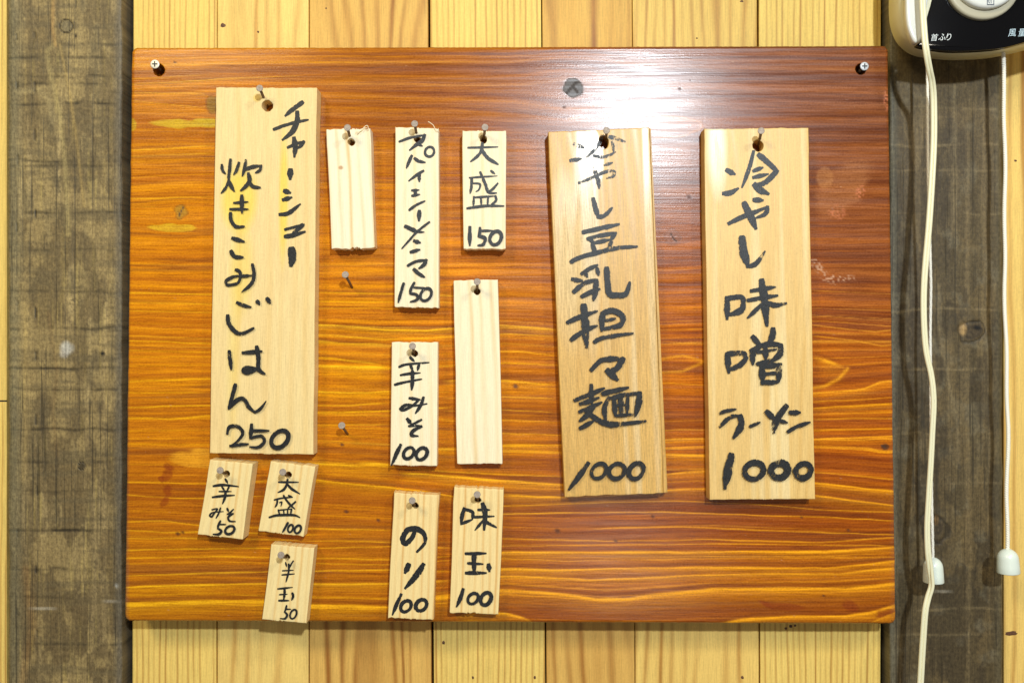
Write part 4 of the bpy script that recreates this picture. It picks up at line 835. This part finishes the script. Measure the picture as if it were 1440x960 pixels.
# ---------------------------------------------------------------- corner screws
def screw(cx, cy, hx, hy, col, label, rad):
    root = empty("screw", P(hx, hy, .0012), label, "screw"); M = plain("screw steel " + str(cx), col, .42, .25, noise=.12, nscale=900); Mr = plain("recess " + str(cx), (.03, .03, .03), .6)
    r = rad * S; ax = Vector((0, -1, 0))
    vs, fs = lathe(Vector((0, .001, 0)), ax, [(0, r * .55), (.0006, r * .95), (.0010, r), (.0014, r * .97), (.0016, r * .8), (.0017, r * .3)], 24); link("head", mesh_from(vs, fs, False), M, root)
    vs, fs = lathe(Vector((0, .001, 0)), Vector((0, 1, -.10)), [(0, .0013), (.020, .0012)], 12); link("shank", mesh_from(vs, fs, True), M_SHANK, root)
    vs, fs = [], []
    for (w_, h_) in ((r * .62, r * .15), (r * .15, r * .62)):
        b = len(vs); vs += [Vector((-w_, -.00075 - .00002 * (w_ > h_), -h_)), Vector((w_, -.00075 - .00002 * (w_ > h_), -h_)), Vector((w_, -.00075 - .00002 * (w_ > h_), h_)), Vector((-w_, -.00075 - .00002 * (w_ > h_), h_))]; fs.append((b, b + 1, b + 2, b + 3))
    link("cross_recess", mesh_from(vs, fs), Mr, root)
screw(219, 97, 218, 90.5, (.78, .74, .60), "brass white cross head screw in the signboard's upper left corner hole", 6.3)
screw(1215, 99, 1215.5, 93.5, (.5, .52, .54), "grey steel cross head screw in the signboard's upper right corner hole", 6)

# ---------------------------------------------------------------- wall fan (control housing in view, head just above the frame)
fan = empty("wall_fan", P(1385, 0, DB), "cream plastic wall fan with a black control panel, over the right beam", "fan")
M_CREAM = plain("cream plastic", lin(224, 220, 188), .34, 0, .5, noise=.03, nscale=60); M_WHITE = plain("glossy white plastic", lin(232, 234, 228), .18, 0, .6)
M_BLACK = plain("black gloss panel", (.003, .003, .004), .14, 0, .3); M_GREY = plain("grey beige plastic", lin(186, 180, 156), .35); M_PRINT = plain("pale blue print", lin(190, 214, 226), .5)
M_PRINTW = plain("white print", lin(225, 232, 232), .5); M_PRINTD = plain("dark blue print", lin(50, 70, 96), .5)
def slab(poly, d0, d1, rad, steps=5, loc=Vector((0, 0, 0)), td=None):
    """solid from a pixel outline traced on its front plane d1, back at d0, rounded front arris of radius rad (m)"""
    base = [P(x, y, d1 if td is None else td) for x, y in poly]; n = len(base); area = sum(base[i].x * base[(i + 1) % n].z - base[(i + 1) % n].x * base[i].z for i in range(n)); sg = 1 if area > 0 else -1
    nr = []
    for i in range(n):
        e = (base[(i + 1) % n] - base[i - 1]).normalized(); nr.append(Vector((-e.z, 0, e.x)) * sg)
    rows = [[Vector((b.x, -d0, b.z)) - loc for b in base]]
    for s in range(steps + 1):
        a = math.pi / 2 * s / steps; ins = rad * (1 - math.cos(a)); dd = d1 - rad + rad * math.sin(a)
        rows.append([Vector((b.x + q.x * ins, -dd, b.z + q.z * ins)) - loc for b, q in zip(base, nr)])
    vs = [v for r_ in rows for v in r_]; fs = []
    for j in range(len(rows) - 1):
        for i in range(n): k = (i + 1) % n; fs.append((j * n + i, j * n + k, (j + 1) * n + k, (j + 1) * n + i))
    fs.append(tuple((len(rows) - 1) * n + i for i in range(n))); fs.append(tuple(range(n))[::-1])
    me = mesh_from(vs, fs, True); return me
def smooth_poly(p, n=5):
    out = []; m = len(p)
    for i in range(m):
        a, b, c, e = [np.array(p[(i + k) % m], float) for k in (-1, 0, 1, 2)]
        for k in range(n):
            t = k / n; out.append(tuple(.5 * ((2 * b) + (-a + c) * t + (2 * a - 5 * b + 4 * c - e) * t * t + (-a + 3 * b - 3 * c + e) * t ** 3)))
    return out
DH = .030
house = [(1250,-120),(1250,-40),(1250,20),(1253,42),(1260,59),(1271,71),(1286,79),(1310,83),(1345,85),(1390,82),(1430,74),(1470,62),(1502,42),(1517,12),(1520,-50),(1518,-160),(1490,-240),(1400,-262),(1300,-255),(1256,-200)]
FL = fan.location
link("housing", slab(smooth_poly(house), .0012, DH, .011, 6, FL, .0012), M_CREAM, fan)
link("wall_bracket", slab([(1290,-230),(1282,40),(1330,66),(1460,50),(1480,-200)], DB, .0012, .0005, 2, FL), M_CREAM, fan)
black = [(1325,-120),(1318,-40),(1311,0),(1304,26),(1302,46),(1297,57),(1290,64),(1312,69),(1345,72),(1400,69),(1440,60),(1475,48),(1494,30),(1498,0),(1496,-60),(1480,-150),(1440,-200),(1370,-205)]
link("control_panel", slab(smooth_poly(black, 4), DH - .004, DH + .0012, .001, 3, FL), M_BLACK, fan)
trim = [(1282,-120),(1276,-30),(1275,10),(1277,35),(1283,53),(1289,60),(1295,56),(1299,44),(1302,20),(1306,0),(1313,-40),(1318,-110),(1300,-150)]
link("side_trim", slab(smooth_poly(trim, 4), DH - .004, DH + .0022, .0018, 4, FL), M_WHITE, fan)
dr = empty_ = None
def dial_ring(cx, cy, rx, ry, d0, d1, rad, mat, name, parent, loc):
    pl = [(cx + rx * math.cos(2 * math.pi * i / 48), cy + ry * math.sin(2 * math.pi * i / 48)) for i in range(48)]
    return link(name, slab(pl, d0, d1, rad, 5, loc), mat, parent)
dial = dial_ring(1384, -26, 53, 53, DH, DH + .0055, .002, M_GREY, "dial", fan, FL)
dial_ring(1390, -37, 48, 48, DH + .0056, DH + .011, .003, M_WHITE, "dial_cap", dial, FL)
def text(body, px, py, hpx, d, mat, name, parent, loc, shear=0.0, sx=1.0, rot=0):
    cu = bpy.data.curves.new("t", 'FONT'); cu.body = body; cu.size = 1; cu.shear = shear
    o = bpy.data.objects.new("t", cu); C.objects.link(o); dg = bpy.context.evaluated_depsgraph_get(); me = bpy.data.meshes.new_from_object(o.evaluated_get(dg)); bpy.data.objects.remove(o)
    if len(me.vertices) == 0: return None
    xs = [v.co.x for v in me.vertices]; ys = [v.co.y for v in me.vertices]; h = max(ys) - min(ys); k = hpx * S * (D - d) / D / h; x0, y0 = min(xs), min(ys); o_ = P(px, py, d) - loc
    c, s = math.cos(R(rot)), math.sin(R(rot))
    for v in me.vertices:
        a, b = (v.co.x - x0) * k * sx, (v.co.y - y0) * k; v.co = (o_.x + a * c - b * s, o_.y, o_.z + a * s + b * c)
    return link(name, me, mat, parent)
text("首", 1309.5, 58, 10, DH + .0015, M_PRINTW, "lettering", fan, FL, .25, .95, 1)
text("ふ", 1319.5, 57, 9.2, DH + .0015, M_PRINTW, "lettering", fan, FL, .25, .95, 1)
text("り", 1331, 57, 9.6, DH + .0015, M_PRINTW, "lettering", fan, FL, .25, .95, 1)
text("風", 1417.5, 52, 10.5, DH + .0015, M_PRINT, "lettering", fan, FL, .25, .95, 4)
text("量", 1431.5, 51.5, 10.5, DH + .0015, M_PRINT, "lettering", fan, FL, .25, .95, 4)
text("切", 1389, 5, 5.6, DH + .0112, M_PRINTD, "lettering", fan, FL, 0, 1, 0)
# little square frame round the mark on the dial
for i, (x, y, w_, h_) in enumerate(((1388, 6.2, 10, .9), (1388, -2.5, .9, 9), (1397.2, -2.5, .9, 9))):
    v = [P(x, y, DH + .0112) - FL, P(x + w_, y, DH + .0112) - FL, P(x + w_, y + h_, DH + .0112) - FL, P(x, y + h_, DH + .0112) - FL]; link("dial_mark", mesh_from(v, [(0, 3, 2, 1)]), M_PRINTD, fan)
# fan head above the frame: motor, blades, wire guard
FC = Vector((.375, -.205, .515)); Rf = .185
vs, fs = lathe(FC + Vector((0, .13, 0)) - FL, Vector((0, -1, 0)), [(0, .03), (.01, .048), (.06, .055), (.10, .045), (.115, .02)], 28); link("motor_cover", mesh_from(vs, fs, True), M_CREAM, fan)
vs, fs = tube([Vector((.36, -.01, .36)) - FL, Vector((.365, -.05, .42)) - FL, FC + Vector((0, .10, -.03)) - FL], .022, 14); link("neck", mesh_from(vs, fs, True), M_CREAM, fan)
gv, gf = [], []
def addm(t):
    b = len(gv); gv.extend(t[0]); gf.extend([tuple(i + b for i in f_) for f_ in t[1]])
for yy, kk in ((.035, 1.0), (-.035, 1.0), (0, 1.02)):
    pts = [FC - FL + Vector((Rf * kk * math.cos(a), yy, Rf * kk * math.sin(a))) for a in [2 * math.pi * i / 48 for i in range(49)]]; addm(tube(pts, .0018, 6))
for yy in (.05, -.05):
    for k in range(40):
        a = 2 * math.pi * k / 40; pts = [FC - FL + Vector((rr * math.cos(a + rr * 2), yy * (1 - (rr / Rf) ** 3 * .9), rr * math.sin(a + rr * 2))) for rr in (.03, .08, .13, .165, Rf)]; addm(tube(pts, .0010, 5))
link("wire_guard", mesh_from(gv, gf, True), M_CREAM, fan)
for k in range(5):
    a0 = math.pi * .4 * k + .4; vs, fs = [], []
    for i in range(8):
        rr = .025 + .14 * i / 7
        for j in range(7):
            a = a0 + (j / 6 - .5) * (1.15 - .15 * abs(i - 4) / 4); vs.append(FC - FL + Vector((rr * math.cos(a), (j / 6 - .5) * .035, rr * math.sin(a))))
    for i in range(7):
        for j in range(6): fs.append((i * 7 + j, i * 7 + j + 1, (i + 1) * 7 + j + 1, (i + 1) * 7 + j))
    vs2 = [v + Vector((0, .0016, 0)) for v in vs]; n0 = len(vs); fs += [tuple(x + n0 for x in f_[::-1]) for f_ in fs]
    link("blade", mesh_from(vs + vs2, fs, True), M_GREY, fan)

# ---------------------------------------------------------------- cords
M_CORD = plain("ivory vinyl cord", lin(232, 228, 194), .35, 0, .5); M_STRING = plain("white braided string", lin(246, 242, 228), .7); M_BELL = plain("white plastic pull knob", lin(226, 236, 226), .3, 0, .5)
pc = [(1296,-60,.040),(1297,0,.040),(1300,50,.040),(1303,75,.039),(1307,98,.034),(1311,118,.028),(1313,145,.024),(1313,200,.022),(1310,260,.022),(1306,320,.022),(1300,390,.022),(1299,440,.022),(1302,490,.022),(1310,530,.022),(1313,565,.022),(1311,610,.022),(1309,650,.022),(1306,700,.022),(1304,740,.022),(1305,775,.022),(1308,800,.021),(1310,822,.021),(1305,840,.021),(1301,860,.022),(1298,900,.022),(1295,950,.022),(1291,1030,.022)]
p3 = []
for i in range(len(pc) - 1):
    for k in range(6):
        t = k / 6; a, b, c, e = [np.array(pc[min(len(pc) - 1, max(0, i + q))], float) for q in (-1, 0, 1, 2)]
        p3.append(.5 * ((2 * b) + (-a + c) * t + (2 * a - 5 * b + 4 * c - e) * t * t + (-a + 3 * b - 3 * c + e) * t ** 3))
ctr = [P(*p) for p in p3]; croot = empty("power_cord", ctr[0], "flat ivory twin power cord running down past the fan panel and over the right beam", "cord")
for sgn in (-1, 1):
    pts = []
    for i, c_ in enumerate(ctr):
        y = p3[i][1]; tw = .35 * math.sin(y / 130) + (1.2 * math.exp(-((y - 815) / 22) ** 2)); pts.append(c_ + Vector((math.cos(tw), -math.sin(tw), 0)) * .00105 * sgn - croot.location)
    vs, fs = tube(pts, .00130, 10); link("conductor", mesh_from(vs, fs, True), M_CORD, croot)
def pull(pts, bell, label, braid):
    r0 = empty("pull_cord", P(*pts[0]), label, "pull cord"); c = [P(*p) for p in pts]; fine = []
    for a, b in zip(c, c[1:]):
        n = max(2, int((b - a).length / .0006)); fine += [a + (b - a) * i / n for i in range(n)]
    fine.append(c[-1]); acc = 0; sv, sf = [], []; hr = .00078 if braid > .003 else .00062
    for ph in (0, math.pi):
        acc = 0; pts2 = []
        for i, p in enumerate(fine):
            if i: acc += (p - fine[i - 1]).length
            wob = .0004 * math.sin(acc * 90) if braid > .0025 else 0
            an = ph + acc / braid * 2 * math.pi; pts2.append(p + Vector((math.cos(an) * hr + wob, math.sin(an) * hr, 0)) - r0.location)
        vs, fs = tube(pts2, hr * 1.2, 6); b = len(sv); sv += vs; sf += [tuple(x + b for x in f_) for f_ in fs]
    link("string", mesh_from(sv, sf, True), M_STRING, r0)
    bx, by, hw, hh, d, tilt = bell; k = S * (D - d) / D; w2, h2 = hw * k, hh * k
    ax = Vector((math.sin(R(tilt)), 0, -math.cos(R(tilt)))); prof = [(0, .0006)]
    for i in range(1, 9): a = math.pi / 2 * i / 8; prof.append((h2 * .42 * (1 - math.cos(a)), w2 * .93 * math.sin(a)))
    prof += [(h2 * .7, w2 * .97), (h2 * .97, w2), (h2, w2 * .97), (h2, w2 * .8), (h2 * .6, w2 * .75)]
    vs, fs = lathe(P(bx, by, d) - r0.location, ax, prof, 28); link("knob", mesh_from(vs, fs, True), M_BELL, r0)
pull([(1304,76,.012),(1305,240,.010),(1309,400,.009),(1308,470,.009),(1309,560,.009),(1310,700,.009),(1312,784,.009)], (1312,783,14,35,.009,1), "left pull cord with a white bell knob, hanging behind the ivory power cord", .0022)
pull([(1411,74,.012),(1411,110,.011),(1413,200,.009),(1413,300,.009),(1412.5,400,.009),(1415,500,.009),(1417.5,600,.009),(1416,700,.009),(1416.5,772,.009)], (1416.5,771,15,34,.009,3), "right pull cord with a white bell knob, hanging in front of the pale plank", .0034)
